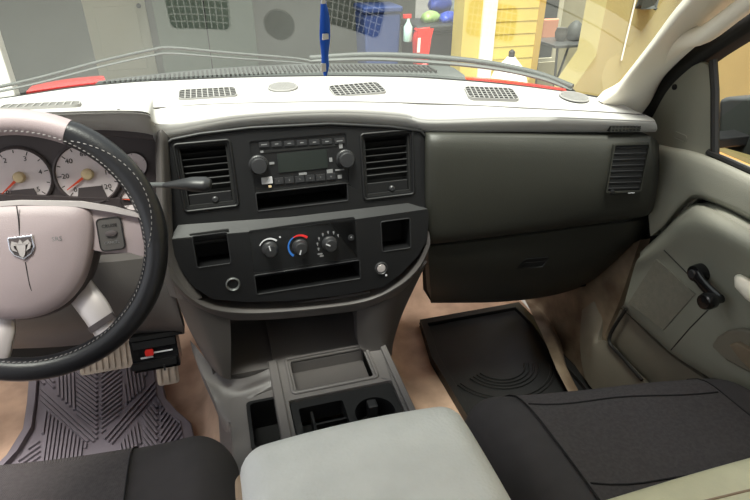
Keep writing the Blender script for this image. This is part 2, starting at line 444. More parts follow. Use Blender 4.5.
# small rims round the pockets
for F, q in ((FL, P1), (FL, P2), (FL, SL), (FU, PK)):
    b = MB().tube([F.w(a, c, .0005) for a, c in q], .0012, 6, closed=True); b.build('pocket_rim', M['knob'], dash)
# louvre vents in the upper bezel and passenger panel
def vent(F, poly, n, parent, slatm='black', tilt=.35, tabs=True, ang=35, rim='black'):
    us = [p[0] for p in poly]; vs = [p[1] for p in poly]; u0, u1, v0, v1 = min(us), max(us), min(vs), max(vs)
    b = MB().plate(F, [(u0-.005, v0-.005), (u1+.005, v0-.005), (u1+.005, v1+.005), (u0-.005, v1+.005)], [[(u0+.004, v0+.004), (u1-.004, v0+.004), (u1-.004, v1-.004), (u0+.004, v1-.004)]], -.045, -.004)
    b.box(F, u0-.004, u1+.004, v0-.004, v1+.004, -.048, -.045)
    o = b.build('air_vent', M['void'], parent)
    a0 = v0+(v1-v0)*(.24 if tabs else .03)
    for i in range(n):
        v = a0+(v1-a0)*(i+.5)/n
        f = Fr(F.w((u0+u1)/2, v, -.016), F.u, F.v*math.cos(R(ang))+F.n*math.sin(R(ang)), F.n*math.cos(R(ang))-F.v*math.sin(R(ang)))
        MB().box(f, -(u1-u0)/2+.004, (u1-u0)/2-.004, -.006, .006, -.0011, .0011).build('slat', M[slatm], o)
    if tabs:
        MB().box(F, u0+.005, u1-.005, v0+.003, a0-.004, -.014, -.008).build('vent_ledge', M['black'], o, bevel=.001)
        um = (u0+u1)/2
        MB().lathe(Fr(F.w(um+.008, v0+.010, -.008), F.u, F.v, F.n), [(.006, 0), (.006, .004), (.004, .006)], 14).build('thumb_wheel', M['knob'], o)
    return o
vent(FU, VL, 7, dash); vent(FU, VR, 7, dash)
# round sockets in the lower bezel
def socket(px, py, r, nm, ring):
    f = FL.sub(px, py)
    o = MB().lathe(f, [(r, -.002), (r, .003), (r*.86, .0045), (r*.7, .002), (r*.62, -.012), (0.001, -.012)], 26).build(nm, M[ring], dash)
    return f, o
f, o = socket(233, 284, .014, 'lighter_socket', 'metal')
MB().lathe(f, [(.0085, -.006), (.0085, -.0045), (.0005, -.0045)], 20).build('socket_core', M['void'], o)
f, o = socket(381, 268, .014, 'power_outlet_cap', 'knob')
MB().lathe(f, [(.0095, -.002), (.0095, .002), (.008, .0035), (.0005, .004)], 20).build('outlet_lid', M['silver'], o, label='worn silver outlet lid')
MB().lathe(FL.sub(386, 275), [(.0025, 0), (.0025, .002), (.0005, .0025)], 10).build('indicator_light', M['print'], o)

# ---- grey stack shell round and under the bezels
def patch(ctrl, d, nu=5, nv=4, ext=0, pre=0):
    rw = [[P(p[0], p[1], **{p[2]: p[3]}) for p in r] for r in ctrl]
    if ext: rw = [r+[r[-1]+(r[-1]-r[-2]).normalized()*ext] for r in rw]
    if pre: rw = [[r[0]+(r[0]-r[1]).normalized()*pre]+r for r in rw]
    return MB().shell(fine(rw, nu, nv), d)
Yp = lambda pts, v: [(a, c, 'y', (v if not isinstance(v, (list, tuple)) else v[i])) for i, (a, c) in enumerate(pts)]
# side trim strip between gauges and bezel
b = patch([Yp([(155, 134), (160, 132), (168, 137)], [1.03, 1.0, 1.015]),
           Yp([(156, 190), (162, 190), (171, 190)], [1.0, .97, .99]),
           Yp([(156, 240), (164, 242), (174, 245)], [.985, .955, .965]),
           Yp([(160, 268), (170, 275), (184, 276)], [.985, .95, .955]),
           Yp([(170, 296), (186, 300), (202, 298)], [.97, .94, .95])], (0, .05, 0))
b.build('side_trim', M['greyw'], dash, smooth=60)
b = patch([Yp([(168, 255), (184, 282), (206, 299), (250, 303), (310, 300), (365, 292), (396, 278), (417, 258), (429, 232)], .962),
           Yp([(169, 275), (188, 296), (212, 309), (252, 313), (312, 309), (366, 301), (400, 285), (420, 266), (430, 245)], .935),
           Yp([(178, 292), (200, 311), (226, 319), (262, 320), (312, 316), (366, 309), (392, 298), (408, 285), (424, 262)], .945)], (0, .04, 0))
b.build('stack_shroud', M['greyw'], dash, smooth=60)
b = patch([Yp([(172, 284), (198, 304), (230, 318)], [.95, .94, .945]),
           Yp([(184, 318), (208, 332), (231, 340)], [.96, .94, .94]),
           Yp([(197, 344), (216, 357), (231, 362)], [.96, .935, .935]),
           Yp([(210, 366), (222, 377), (231, 380)], [.96, .93, .93])], (0, .03, 0))
b.build('stack_leg', M['greyw'], dash, smooth=60)
b = patch([Yp([(357, 309), (376, 305), (400, 290), (427, 262)], [.95, .94, .95, .99]),
           Yp([(357, 325), (374, 325), (390, 321), (404, 310)], [.95, .94, .95, 1.0]),
           Yp([(358, 342), (372, 347), (386, 347), (394, 340)], [.95, .94, .945, 1.0]),
           Yp([(360, 348), (374, 356), (386, 359), (392, 355)], [.945, .935, .94, .99])], (0, .03, 0))
b.build('stack_leg', M['greyw'], dash, smooth=60)
# cubby
A = P(229, 318, y=.955); B = P(361, 310, y=.955)
cz = .325
f = FACE((0, .955, 0)); b = MB()
x0_, x1_ = P(229, 378, y=.94).x-.002, B.x+.012
for q in ((x0_-.03, x0_, cz, A.z+.01), (x1_, x1_+.008, cz, A.z+.01)): b.box(f, *q, -.19, 0)
b.box(f, x0_, x1_, A.z+.0, A.z+.01, -.19, 0); b.box(f, x0_-.008, x1_+.008, cz, A.z+.01, -.195, -.19)
b.build('cubby_shell', M['greyw'], dash)

# ---- passenger side panels
b = patch([Yp([(427, 134), (432, 134), (500, 135), (580, 136), (640, 136), (654, 138), (660, 146)], [1.03, 1.0, .985, .955, .93, .93, .99]),
           Yp([(426, 150), (432, 150), (500, 152), (580, 154), (642, 154), (656, 156), (661, 162)], [1.02, .985, .97, .94, .912, .92, .99]),
           Yp([(426, 200), (432, 200), (500, 196), (580, 190), (642, 185), (656, 184), (660, 188)], [1.01, .975, .96, .93, .905, .915, .99]),
           Yp([(427, 236), (433, 237), (500, 230), (580, 219), (638, 211), (652, 208), (657, 206)], [1.01, .975, .962, .935, .91, .92, .99]),
           Yp([(427, 243), (433, 244), (500, 236), (580, 226), (636, 218), (648, 215), (655, 211)], [1.02, .985, .975, .95, .925, .935, .99])], (0, .03, 0), 5, 4)
PANB = b.bvh(); b.build('passenger_panel', M['grey'], dash, smooth=60)
b = patch([Yp([(428, 247), (500, 239), (580, 228), (620, 223), (640, 220), (652, 216)], [.99, .98, .955, .945, .94, .98]),
           Yp([(429, 265), (500, 259), (580, 250), (612, 245), (632, 238), (648, 228)], [.995, .985, .965, .955, .955, .99]),
           Yp([(430, 284), (500, 281), (560, 276), (598, 266), (620, 254), (638, 242)], [1.02, 1.01, .995, .985, .985, 1.01]),
           Yp([(431, 299), (500, 298), (550, 292), (588, 281), (610, 266), (628, 252)], [1.08, 1.07, 1.05, 1.04, 1.04, 1.06]),
           Yp([(431, 303), (500, 302), (550, 296), (585, 285), (606, 270), (625, 256)], [1.16, 1.16, 1.14, 1.12, 1.12, 1.12])], (0, .03, .01), 5, 4)
GLB = b.bvh(); gl = b.build('glove_box', M['grey'], dash, smooth=60)
c, n = hit(GLB, 533, 262)
f = Fr(c, UX, n.cross(UX), n); f = Fr(c, f.v.cross(n), f.v, n)
hw = [(-.036, -.014), (.026, -.014), (.034, .013), (-.022, .013)]
MB().plate(f, hw, [], -.002, .0035).build('latch_handle', M['black'], gl, bevel=.002)
MB().plate(f, [(-.03, -.010), (.022, -.010), (.028, .004), (-.022, .004)], [], .0035, .0042).build('latch_recess', M['void'], gl)
# inner panel behind and closing strip at the pad
b = MB().plate(FACE((0, 1.09, 0)), [(FACE((0, 1.09, 0)).px(x, y)) for x, y in [(424, 128), (660, 130), (664, 165), (640, 245), (600, 285), (430, 300)]], [], -.05, 0)
b.build('inner_panel', M['void'], dash)
# side demister slot and outer air vent
c, n = hit(PANB, 627, 168)
c2, _ = hit(PANB, 610, 170); c3, _ = hit(PANB, 640, 170)
u = c3-c2; u.z = 0; u.normalize(); v = n.cross(u).normalized(); FV = Fr(c+n*.003, u, v, u.cross(v))
a = FV.sz(627, 168, 33, 46)
poly = rrect(-a[0]/2, a[0]/2, -a[1]/2, a[1]/2, .003)
MB().plate(FV, rrect(-a[0]/2-.003, a[0]/2+.003, -a[1]/2-.003, a[1]/2+.003, .004), [poly], -.006, .002).build('vent_surround', M['grey'], dash, bevel=.001)
us = a[0]/2; vs_ = a[1]/2
ov = MB().box(FV, -us, us, -vs_, vs_, -.004, -.002).build('air_vent', M['void'], dash)
for i in range(8):
    v = -vs_+2*vs_*(i+.5)/8
    f = Fr(FV.w(0, v, -.001), FV.u, (FV.v*.8+FV.n*.35).normalized(), (FV.n*.8-FV.v*.35).normalized())
    MB().box(f, -us+.001, us-.001, -.0026, .0014, -.0010, .0010).build('slat', M['knob'], ov)
f = FV.sub(612, 192); MB().lathe(f, [(.006, 0), (.006, .003), (.004, .004)], 14).build('thumb_wheel', M['black'], ov)
MB().box(FV.sub(631, 192.5), -.007, .007, -.0012, .0012, 0, .002).build('vent_mark', M['print'], ov)
c, n = hit(PANB, 625, 139)
f = Fr(hit(PADB, 624, 127)[0], FV.u, FV.v, FV.n); f.O = f.O + f.n*.006 - f.v*.002
b = MB().box(f, -.032, .032, -.006, .006, -.02, .001); sv = b.build('side_demister', M['void'], dash)
g = MB()
for i in range(9): x = -.03+.06*i/8; g.box(f, x-.0011, x+.0011, -.006, .006, -.002, .0022)
g.box(f, -.032, .032, -.0009, .0009, -.002, .0022); g.build('grille', M['grey'], sv)
# ---- knee panel under the gauges and column
b = patch([Yp([(-120, 268), (40, 266), (110, 262), (150, 258), (170, 262)], [.99, .99, .99, .99, .98]),
           Yp([(-120, 300), (40, 300), (110, 296), (155, 296), (176, 300)], [.98, .98, .98, .98, .975]),
           Yp([(-120, 335), (40, 334), (110, 330), (160, 330), (184, 330)], [1.0, 1.0, 1.0, 1.0, .985]),
           Yp([(-120, 350), (40, 348), (110, 341), (160, 336), (184, 334)], [1.08, 1.08, 1.08, 1.08, 1.06])], (0, .03, 0))
b.build('knee_panel', M['greyw'], dash, smooth=60)
b = MB().plate(FACE((0, 1.03, 0)), [FACE((0, 1.03, 0)).px(x, y) for x, y in [(-160, 190), (158, 200), (168, 300), (-160, 330)]], [], -.03, 0)
b.build('lower_backing', M['cluster'], dash)
MB().plate(FACE((0, 1.14, 0)), [FACE((0, 1.14, 0)).px(x, y) for x, y in [(-160, 330), (90, 325), (88, 352), (30, 358), (-160, 366)]], [], -.03, 0).build('under_dash_shade', M['void'], dash)  # black plate stands in for the shadow below the knee panel

# ================================================================== instrument cluster
FG = tilted(P(88, 175, y=1.045), 12)
cl = thing('instrument_cluster', 'gauge cluster with white dials behind the steering wheel', 'gauges', FG.w(0, 0, -.02))
o_ = [FG.px(*p) for p in [(-60, 124), (60, 122), (146, 128), (156, 134), (157, 232), (-60, 232)]]
MB().plate(FG, o_, [], -.03, 0).build('cluster_panel', M['cluster'], cl, bevel=.002)
MB().plate(FG, [FG.px(*p) for p in [(-60, 118), (60, 118), (150, 124), (157, 134), (158, 140), (146, 137), (60, 132), (-60, 134)]], [], 0, .03).build('visor_lip', M['cluster'], cl, bevel=.003)
def gauge(px, py, rp, nums, needle, big=True):
    f = FG.sub(px, py); r = f.sz(px, py, rp, rp)[0]
    ring = MB().lathe(f, [(r*1.1, -.001), (r*1.1, .004), (r*1.03, .006), (r*.99, .003), (r*.99, -.001)], 36).build('gauge_ring', M['cluster'], cl)
    d = MB().lathe(f, [(r, 0), (r, .002), (r*.02, .0021)], 36).build('dial_face', M['dial'], cl)
    t = MB(); k = 2*len(nums)-1 if big else 5
    for i in range(k):
        a = R(225-270*i/(k-1)); dr = V((math.cos(a), math.sin(a)))
        g = Fr(f.w(dr.x*r*.9, dr.y*r*.9, .002), f.u*dr.x+f.v*dr.y, f.v*dr.x-f.u*dr.y, f.n)
        t.box(g, -r*(.07 if i % 2 == 0 else .04), r*.06, -r*.014, r*.014, 0, .0006)
    t.build('tick_marks', M['ink'], d)
    for i, s_ in enumerate(nums):
        a = R(225-270*i/(len(nums)-1)); g = Fr(f.w(math.cos(a)*r*.7, math.sin(a)*r*.7, .002), f.u, f.v, f.n)
        text(s_, g, r*.24, M['ink'], d)
    if big:
        MB().plate(f, [(-r*.5, -r*.97), (r*.5, -r*.97), (r*.36, -r*.45), (-r*.36, -r*.45)], [], .001, .005).build('display_window', M['cluster'], d, bevel=.001)
    a = R(needle); g = Fr(f.w(0, 0, .006), f.u*math.cos(a)+f.v*math.sin(a), f.v*math.cos(a)-f.u*math.sin(a), f.n)
    MB().plate(g, [(0, -r*.05), (r*.86, -r*.014), (r*.86, r*.014), (0, r*.05)], [], 0, .0012).build('needle', M['needle'], d)
    MB().lathe(f, [(r*.2, .002), (r*.2, .007), (r*.15, .010), (.0003, .011)], 20).build('needle_hub', M['hubcap'], d)
gauge(20, 177, 32, ['0', '1', '2', '3', '4', '5'], 218)
gauge(88, 174, 32, ['0', '20', '40', '60', '80', '100', '120'], 212)
gauge(134, 165, 13, ['C', 'H'], 200, False)
gauge(133, 199, 12, ['L', 'H'], 170, False)

# ================================================================== radio
FR = Fr(FU.O, FU.u, FU.v, FU.n)
rd = thing('car_stereo', 'black car stereo with two round knobs and dark display in the centre stack', 'radio', FU.w(*FU.px(301, 163), -.03))
MB().plate(FU, RD, [], -.06, -.003).build('faceplate', M['black'], rd, bevel=.001)
def onp(F, px, py, wp, hp, nm, m, par, n0, n1, r=.001, bevel=0, lab=None):
    return MB().plate(F, rrect(*F.rect(px, py, wp, hp), r, 3), [], n0, n1).build(nm, M[m], par, bevel=bevel, label=lab)
onp(FU, 303, 161, 50, 19, 'display', 'lcd', rd, -.003, -.0008, .001)
onp(FU, 302, 148.5, 76, 2, 'disc_slot', 'void', rd, -.003, -.0015)
for i in range(7):
    px = 264+i*12.6; py = 144.6-i*.62
    k = onp(FU, px, py, 10, 5, 'button', 'knob', rd, -.003, 0, .0005)
    onp(FU, px, py, 6 if i in (0, 6) else 3.5, .9, 'button_marking', 'dimprint', k, 0, .0003, .0001)
for i in range(6):
    px = 279+i*10.4; py = 181-i*.9
    k = onp(FU, px, py, 9, 6, 'button', 'knob', rd, -.003, 0, .0005)
    text(str(i+1), FU.sub(px, py), .0052, M['dimprint'], k, n=.0004)
k = onp(FU, 267, 180.5, 11, 6.5, 'button', 'print', rd, -.003, .0012, .001, lab='worn pale preset button')
onp(FU, 270, 186.5, 3, 2, 'button', 'hubcap', rd, -.003, .0005, .0005)
for px, py, wp, hp in ((272, 163.5, 5, 2.2), (331, 160, 3, 4), (330, 171.5, 6, 3.5), (340, 170, 9, 1.3), (340, 177, 4, 3.5), (341, 146, 3.5, 5), (303, 174, 8, 2.2), (262, 152, 3, 2)):
    onp(FU, px, py, wp, hp, 'button_marking', 'dimprint', rd, -.003, -.0015, .0004)
for px, py in ((258.5, 165), (345.5, 159)):
    f = FU.sub(px, py); k = MB().lathe(f, [(.0185, -.003), (.0180, .002), (.0165, .003), (.0155, .014), (.0135, .0165), (.0005, .017)], 30).build('knob', M['knob'], rd)
    g = MB()
    for i in range(24):
        a = 2*math.pi*i/24; q = Fr(f.w(.0158*math.cos(a), .0158*math.sin(a), .003), f.u*math.cos(a)+f.v*math.sin(a), f.v*math.cos(a)-f.u*math.sin(a), f.n); g.box(q, -.0005, .0008, -.0007, .0007, 0, .010)
    g.build('knob_ribs', M['black'], k)

# ================================================================== climate controls
hv = thing('climate_control_panel', 'black heater panel with three round dials below the stereo', 'heater controls', FL.w(*FL.px(305, 245), -.03))
MB().plate(FL, CL, [], -.03, -.0015).build('faceplate', M['gloss'], hv, bevel=.001)
def arc(f, r, a0, a1, w_, mt, par, nm='scale_arc'):
    n = 16; o = []; i_ = []
    for k in range(n+1):
        a = R(a0+(a1-a0)*k/n); ww = w_*(.35+.65*k/n); o.append((math.cos(a)*(r+ww/2), math.sin(a)*(r+ww/2))); i_.append((math.cos(a)*(r-ww/2), math.sin(a)*(r-ww/2)))
    MB().plate(f, o+i_[::-1], [], -.0015, -.0004).build(nm, M[mt], par)
dials = [(270, 249), (300, 246.5), (329.5, 243.5)]
for i, (px, py) in enumerate(dials):
    f = FL.sub(px, py)
    k = MB().lathe(f, [(.0155, -.002), (.015, .004), (.0138, .005), (.0125, .015), (.011, .017), (.0004, .0175)], 28).build('dial', M['knob'], hv)
    a = R((100, 250, 150)[i]); q = Fr(f.w(0, 0, .0172), f.u*math.cos(a)+f.v*math.sin(a), f.v*math.cos(a)-f.u*math.sin(a), f.n)
    MB().box(q, .002, .0115, -.0011, .0011, 0, .0012).build('dial_pointer', M['print'], k)
arc(FL.sub(*dials[0]), .0205, 155, 45, .0035, 'print', hv)
arc(FL.sub(*dials[1]), .0225, 118, 45, .0050, 'red', hv); arc(FL.sub(*dials[1]), .0225, 118, 232, .0046, 'blue', hv)
for k in range(7):
    a = R(200-k*27); f = FL.sub(*dials[2]); q = Fr(f.w(.024*math.cos(a), .024*math.sin(a), -.0015), f.u, f.v, f.n)
    b = MB().lathe(q, [(.0021, 0), (.0021, .0004)], 8); b.box(q, -.0009, .0009, -.0045, 0, 0, .0005); b.build('mode_symbol', M['dimprint'], hv)
f = FL.sub(320, 254, -.0015); b = MB().box(f, -.005, .005, -.0015, .0015, 0, .0006); b.box(f, -.001, .007, -.006, -.003, 0, .0006); b.build('mode_symbol', M['dimprint'], hv)
f = FL.sub(351, 237.5); k = MB().lathe(f, [(.0065, -.002), (.006, .003), (.0004, .0035)], 18).build('push_button', M['knob'], hv); text('*', f, .008, M['print'], k, n=.0034)
f = FL.sub(280, 237, -.0015); MB().lathe(f, [(.0018, 0), (.0018, .0005)], 8).build('mode_symbol', M['print'], hv)

# ================================================================== steering wheel
WT = 24
FW = tilted(P(24, 248, y=.81), WT)
WR = .178; wr = .0175
sw = thing('steering_wheel', 'mauve grey steering wheel with stitched black leather rim cover in front of driver', 'steering wheel', FW.O)
rim = lambda a, rr=WR, n=0: FW.w(rr*math.cos(a), rr*math.sin(a), n)
def rimarc(a0, a1, r, n, nm, mt, k=60, closed=False, par=sw, rr=WR, off=0, lab=None, flat=1):
    pts = [rim(R(a0+(a1-a0)*i/(k if closed else k-1)), rr, off) for i in range(k)]
    return MB().tube(pts, r, n, closed=closed, up=FW.n, flat=flat).build(nm, M[mt], par, smooth=70, label=lab)
rimarc(0, 360, wr, 16, 'rim', 'leather', 96, True)
rimarc(62, 178, wr+.0008, 16, 'rim_cover', 'wheelgrey', 40, lab='mauve grey upper rim section')
for a0, a1 in ((-3, 60),): rimarc(a0, a1, wr+.0012, 16, 'rim_grip', 'leather', 30)
b = MB()
for i in range(150):     # stitches round the inner face
    a = 2*math.pi*i/150; p = rim(a, WR-.0135, .0125); q = rim(a+.022, WR-.0145, .0128)
    b.tube([p, q], .0008, 5)
b.build('stitching', M['thread'], sw, kind='stuff')
b = MB(); pa = []
for i in range(26):      # curved grip seam on the upper right
    t = i/25; a = R(58-66*t); s_ = math.sin(math.pi*t)
    rr = WR-.010+.019*s_; nn = math.sqrt(max(0, (wr+.0018)**2-(rr-WR)**2)); pa.append(rim(a, rr, nn))
pa = crom(pa, 2)
for i in range(0, len(pa)-1, 2): b.tube([pa[i], pa[i+1]], .0007, 5)
b.build('grip_stitching', M['thread'], sw, kind='stuff')
# hub pad
def dome(poly_fn, n, m, h):   # concentric rings from outline to centre
    rows = []
    return rows
def W(px, py, n=0): return FW.px(px, py, n)
hub_px = [(-62, 232), (-55, 212), (-30, 206), (24, 203), (60, 203), (84, 205), (93, 214), (95, 232), (92, 258), (84, 282), (68, 302), (46, 314), (20, 319), (-14, 316), (-40, 298), (-56, 268)]
hp = [V((*W(*p), 0)) for p in hub_px]; hp = crom(hp, 4, True)
cc = V((*W(22, 256), 0))
def domed(F, outl, cc, prof, nm, mt, par, lab=None):
    b = MB(); N = len(outl)
    for (s_, n_) in prof: b.v += [F.w(*(cc+(p-cc)*s_).xy, n_) for p in outl]
    for k in range(len(prof)-1):
        for i in range(N): j = (i+1) % N; b.f.append((k*N+i, k*N+j, (k+1)*N+j, (k+1)*N+i))
    b.f.append(tuple((len(prof)-1)*N+i for i in range(N))); b.f.append(tuple(range(N))[::-1])
    return b.build(nm, M[mt], par, smooth=60, label=lab)
domed(FW, hp, cc, [(1.03, -.045), (1.05, -.03), (1.045, -.012), (.99, -.006)], 'hub_housing', 'cluster', sw)
pad_ = domed(FW, hp, cc, [(.99, -.02), (1, .0), (.985, .008), (.93, .013), (.75, .017), (.4, .019), (.05, .0195)], 'hub_pad', 'wheelgrey', sw)
MB().tube([FW.w(*W(*p, .017), .0185) for p in ((17, 206), (19, 220), (20, 236))], .0008, 6).build('pad_seam', M['ink'], pad_)
MB().tube([FW.w(*W(*p, .017), h) for p, h in (((26, 262), .0195), (30, 0) and ((30, 285), .0185), ((37, 308), .0140))], .0008, 6).build('pad_seam', M['ink'], pad_)
text('SRS', FW.sub(57, 239, .018), .009, M['dimprint'], pad_, n=.0005)
text('AIRBAG', FW.sub(46, 294, .0135), .006, M['wheelgrey'], pad_, n=.002)
# top light band of the hub
bt = [W(-62, 214), W(-30, 205), W(24, 201), (W(70, 202)), W(100, 208), W(128, 214)]
# emblem: shield with ram's head
fe = FW.sub(22, 247, .0205)
sh = [(-.0165, .0155), (.0165, .0155), (.0165, -.002), (.012, -.011), (0, -.0185), (-.012, -.011), (-.0165, -.002)]
em = MB().plate(fe, sh, [], -.003, .0015).build('emblem', M['chrome'], pad_, bevel=.0015, label='chrome shield emblem with a ram head')
MB().plate(fe, [(x*.82, y*.82) for x, y in sh], [], .0015, .0019).build('emblem', M['bluebin'], pad_) if False else None
hd = [(0, .011), (-.003, .0075), (-.010, .0100), (-.0132, .0045), (-.011, -.0015), (-.0065, -.004), (-.0085, .0005), (-.0088, .0045), (-.006, .0035), (-.0048, -.003), (-.003, -.010), (0, -.0135),
      (.003, -.010), (.0048, -.003), (.006, .0035), (.0088, .0045), (.0085, .0005), (.0065, -.004), (.011, -.0015), (.0132, .0045), (.010, .0100), (.003, .0075)]
MB().plate(fe, [(x, y-.001) for x, y in hd], [], .0015, .0038).build('ram_head', M['silver'], pad_, bevel=.0006)
MB().plate(fe, [(x*.86, y*.86) for x, y in sh], [], .0012, .0018).build('emblem_field', M['cluster'], pad_)
# spokes
def spoke(pts, r, nm, mt, flat=.45, lab=None):
    return MB().tube(crom([FW.w(*W(a, c), n) for a, c, n in pts], 5), crom_r(r, 5), 14, up=FW.n, flat=flat).build(nm, M[mt], sw, smooth=60, label=lab)
def crom_r(r, n):
    out = []
    for i in range(len(r)-1):
        for k in range(n): out.append(r[i]+(r[i+1]-r[i])*k/n)
    return out+[r[-1]]
sp = MB()
so_ = [V((*W(*p), 0)) for p in [(88, 208), (110, 207), (140, 214), (152, 222), (153, 250), (146, 258), (130, 253), (106, 253), (92, 250)]]
c2_ = sum(so_, V((0, 0, 0)))/len(so_)
spk = domed(FW, so_, c2_, [(1, -.02), (1, -.002), (.96, .004), (.05, .006)], 'spoke', 'wheelgrey', sw)
band = [V((*W(*p), 0)) for p in [(-60, 211), (-30, 203.5), (24, 200), (80, 201), (112, 206), (142, 214), (143, 218), (112, 212), (80, 207), (24, 205), (-30, 209), (-60, 217)]]
cb_ = sum(band, V((0, 0, 0)))/len(band)
MB().plate(FW, [(p.x, p.y) for p in band], [], -.012, .012).build('upper_band', M['silver'], sw, bevel=.003, label='pale silver band above the hub')
f = FW.sub(111, 234, .006)
bt_ = MB().plate(f, rrect(-.016, .016, -.023, .023, .006), [], -.002, .0025).build('cruise_switch', M['greyw'], sw, bevel=.001)
MB().tube([f.w(a, c, .0022) for a, c in rrect(-.0165, .0165, -.0235, .0235, .006)], .0012, 6, closed=True).build('switch_gap', M['ink'], bt_)
MB().lathe(Fr(f.w(.001, .001, .0025), f.u, f.v, f.n), [(.0085, 0), (.008, .003), (.0004, .004)], 18, 1, .5).build('rocker', M['cluster'], bt_)
text('CRUISE', Fr(f.w(0, .0125, .0025), f.u, f.v, f.n), .0065, M['ink'], bt_)
text('CANCEL', Fr(f.w(0, -.0125, .0025), f.u, f.v, f.n), .0055, M['dimprint'], bt_)
spoke([(72, 288, -.025), (92, 309, -.01), (104, 325, -.002), (118, 342, 0)], [.022, .022, .020, .024], 'lower_spoke', 'silver', .4)
spoke([(100, 320, .0), (104, 325, .0005)], [.0212, .0212], 'spoke_seam', 'cluster', .42)
spoke([(-30, 292, -.025), (-2, 322, -.01), (0, 340, -.002), (-8, 362, 0)], [.020, .018, .017, .022], 'lower_spoke', 'silver', .4)
MB().tube([FW.w(0, 0, -.03), FW.w(0, 0, -.1), FW.w(0, .0, -.17)], [.045, .04, .045], 20).build('column_shroud', M['cluster'], sw, smooth=60)

# column shift lever
sh_ = thing('shift_lever', 'dark grey column shift lever pointing right beside the gauges', 'shift lever', P(140, 186, y=.93))
MB().tube(crom([P(128, 187, y=.95), P(150, 185, y=.93), P(168, 185, y=.905)], 4), .0045, 10).build('stalk', M['metal'], sh_)
MB().tube(crom([P(164, 185, y=.91), P(176, 184.5, y=.90), P(192, 184, y=.89), P(205, 184.5, y=.885), P(211, 185, y=.883)], 4), crom_r([.005, .009, .015, .0165, .010], 4), 14, flat=.75).build('lever_grip', M['knob'], sh_, smooth=60)


# ================================================================== trailer brake controller, pedals
FB = tilted(P(155, 352, y=.99), 18)
bc = thing('brake_controller', 'black trailer brake controller box with red button under the dash', 'controller', FB.O)
MB().plate(FB, rrect(*FB.rect(155, 353, 48, 34), .004), [], -.05, 0).build('case', M['gloss'], bc, bevel=.002)
onp(FB, 154, 343, 44, 7, 'top_rib', 'black', bc, 0, .004, .001, .001)
onp(FB, 155, 362.5, 46, 6, 'slide_bar', 'black', bc, 0, .012, .002, .002)
onp(FB, 149.5, 352, 8.5, 6, 'button', 'redplastic', bc, 0, .006, .003, .001, 'red push button')
onp(FB, 163, 351, 20, 1.3, 'printed_line', 'print', bc, 0, .0007, .0002)
onp(FB, 147, 357.5, 13, 1.6, 'printed_line', 'print', bc, 0, .0007, .0002)
onp(FB, 165, 365, 2, 6, 'slide_grip', 'knob', bc, .012, .014, .0003)
MB().plate(FB, rrect(*FB.rect(156, 335.5, 54, 4), .001), [], -.04, .004).build('mounting_bracket', M['void'], bc)
def pedal(name, lab, c, wd, ht, tilt, mt, px_arm, nrib, vert=False):
    F = tilted(c, tilt)
    t = thing(name, lab, 'pedal', c)
    MB().plate(F, rrect(-wd/2, wd/2, -ht/2, ht/2, .008), [], -.012, 0).build('pedal_pad', M[mt], t, bevel=.003)
    for i in range(nrib):
        s_ = (i+.5)/nrib
        b = MB()
        if vert: x = -wd/2+wd*s_; b.box(F, x-.0022, x+.0022, -ht/2+.006, ht/2-.006, 0, .003)
        else: y = -ht/2+ht*s_; b.box(F, -wd/2+.006, wd/2-.006, y-.0018, y+.0018, 0, .003)
        b.build('rib', M[mt], t)
    MB().tube([F.w(0, 0, -.01), F.w(0, ht*.6, -.05), px_arm], .011, 10).build('pedal_arm', M['void'], t)
M['pedal'] = mat('worn_pedal_rubber', (205, 190, 172), .6, .3, 300, .2, 30)
pedal('brake_pedal', 'wide ribbed brake pedal left of the brake controller', P(107, 356, y=1.22), .13, .075, 38, 'pedal', P(107, 310, y=1.4), 9, True)
pedal('accelerator_pedal', 'small pale ribbed accelerator pedal below the brake controller', P(167, 370, y=1.14), .05, .07, 38, 'pedal', P(165, 330, y=1.35), 3, True)

# ================================================================== floor mats
def clipline(poly, p, d):
    t0, t1 = -999, 999; n = len(poly)
    ar = sum(poly[i][0]*poly[(i+1) % n][1]-poly[(i+1) % n][0]*poly[i][1] for i in range(n))
    sg = 1 if ar > 0 else -1
    for i in range(n):
        a, b_ = poly[i], poly[(i+1) % n]; ex, ey = b_[0]-a[0], b_[1]-a[1]
        nx, ny = -ey*sg, ex*sg
        den = nx*d[0]+ny*d[1]; num = nx*(a[0]-p[0])+ny*(a[1]-p[1])
        if abs(den) < 1e-9:
            if num > 0: return None
            continue
        t = num/den
        if den > 0: t0 = max(t0, t)
        else: t1 = min(t1, t)
    return (t0, t1) if t1-t0 > .012 else None
def ribs(b, F, poly, ang, gap, w_, h):
    d = (math.cos(R(ang)), math.sin(R(ang))); nn = (-d[1], d[0])
    cx = sum(p[0] for p in poly)/len(poly); cy = sum(p[1] for p in poly)/len(poly)
    for i in range(-60, 61):
        p = (cx+nn[0]*gap*i, cy+nn[1]*gap*i); r = clipline(poly, p, d)
        if r:
            f = Fr(F.w(p[0], p[1], 0), F.u*d[0]+F.v*d[1], F.u*nn[0]+F.v*nn[1], F.n); b.box(f, r[0]+.003, r[1]-.003, -w_/2, w_/2, 0, h)
dm = thing('driver_floor_mat', 'grey rubber floor mat with chevron ribs in the driver footwell', 'floor mat', (-.4, 1.15, .005))
FM = TOPF((-.4, 1.15, .018))
mo_px = [(38, 360), (160, 358), (164, 384), (166, 400), (178, 414), (192, 426), (196, 445), (205, 500), (-20, 520), (-14, 480), (8, 458), (24, 432), (28, 405), (30, 380)]
mc_px = (100, 425)
mo = [FM.px(*p) for p in mo_px]
mi = [FM.px(mc_px[0]+(x-mc_px[0])*.88, mc_px[1]+(y-mc_px[1])*.93) for x, y in mo_px]
MB().plate(FM, mo, [], -.014, 0).build('mat_base', M['mat'], dm, bevel=.003)
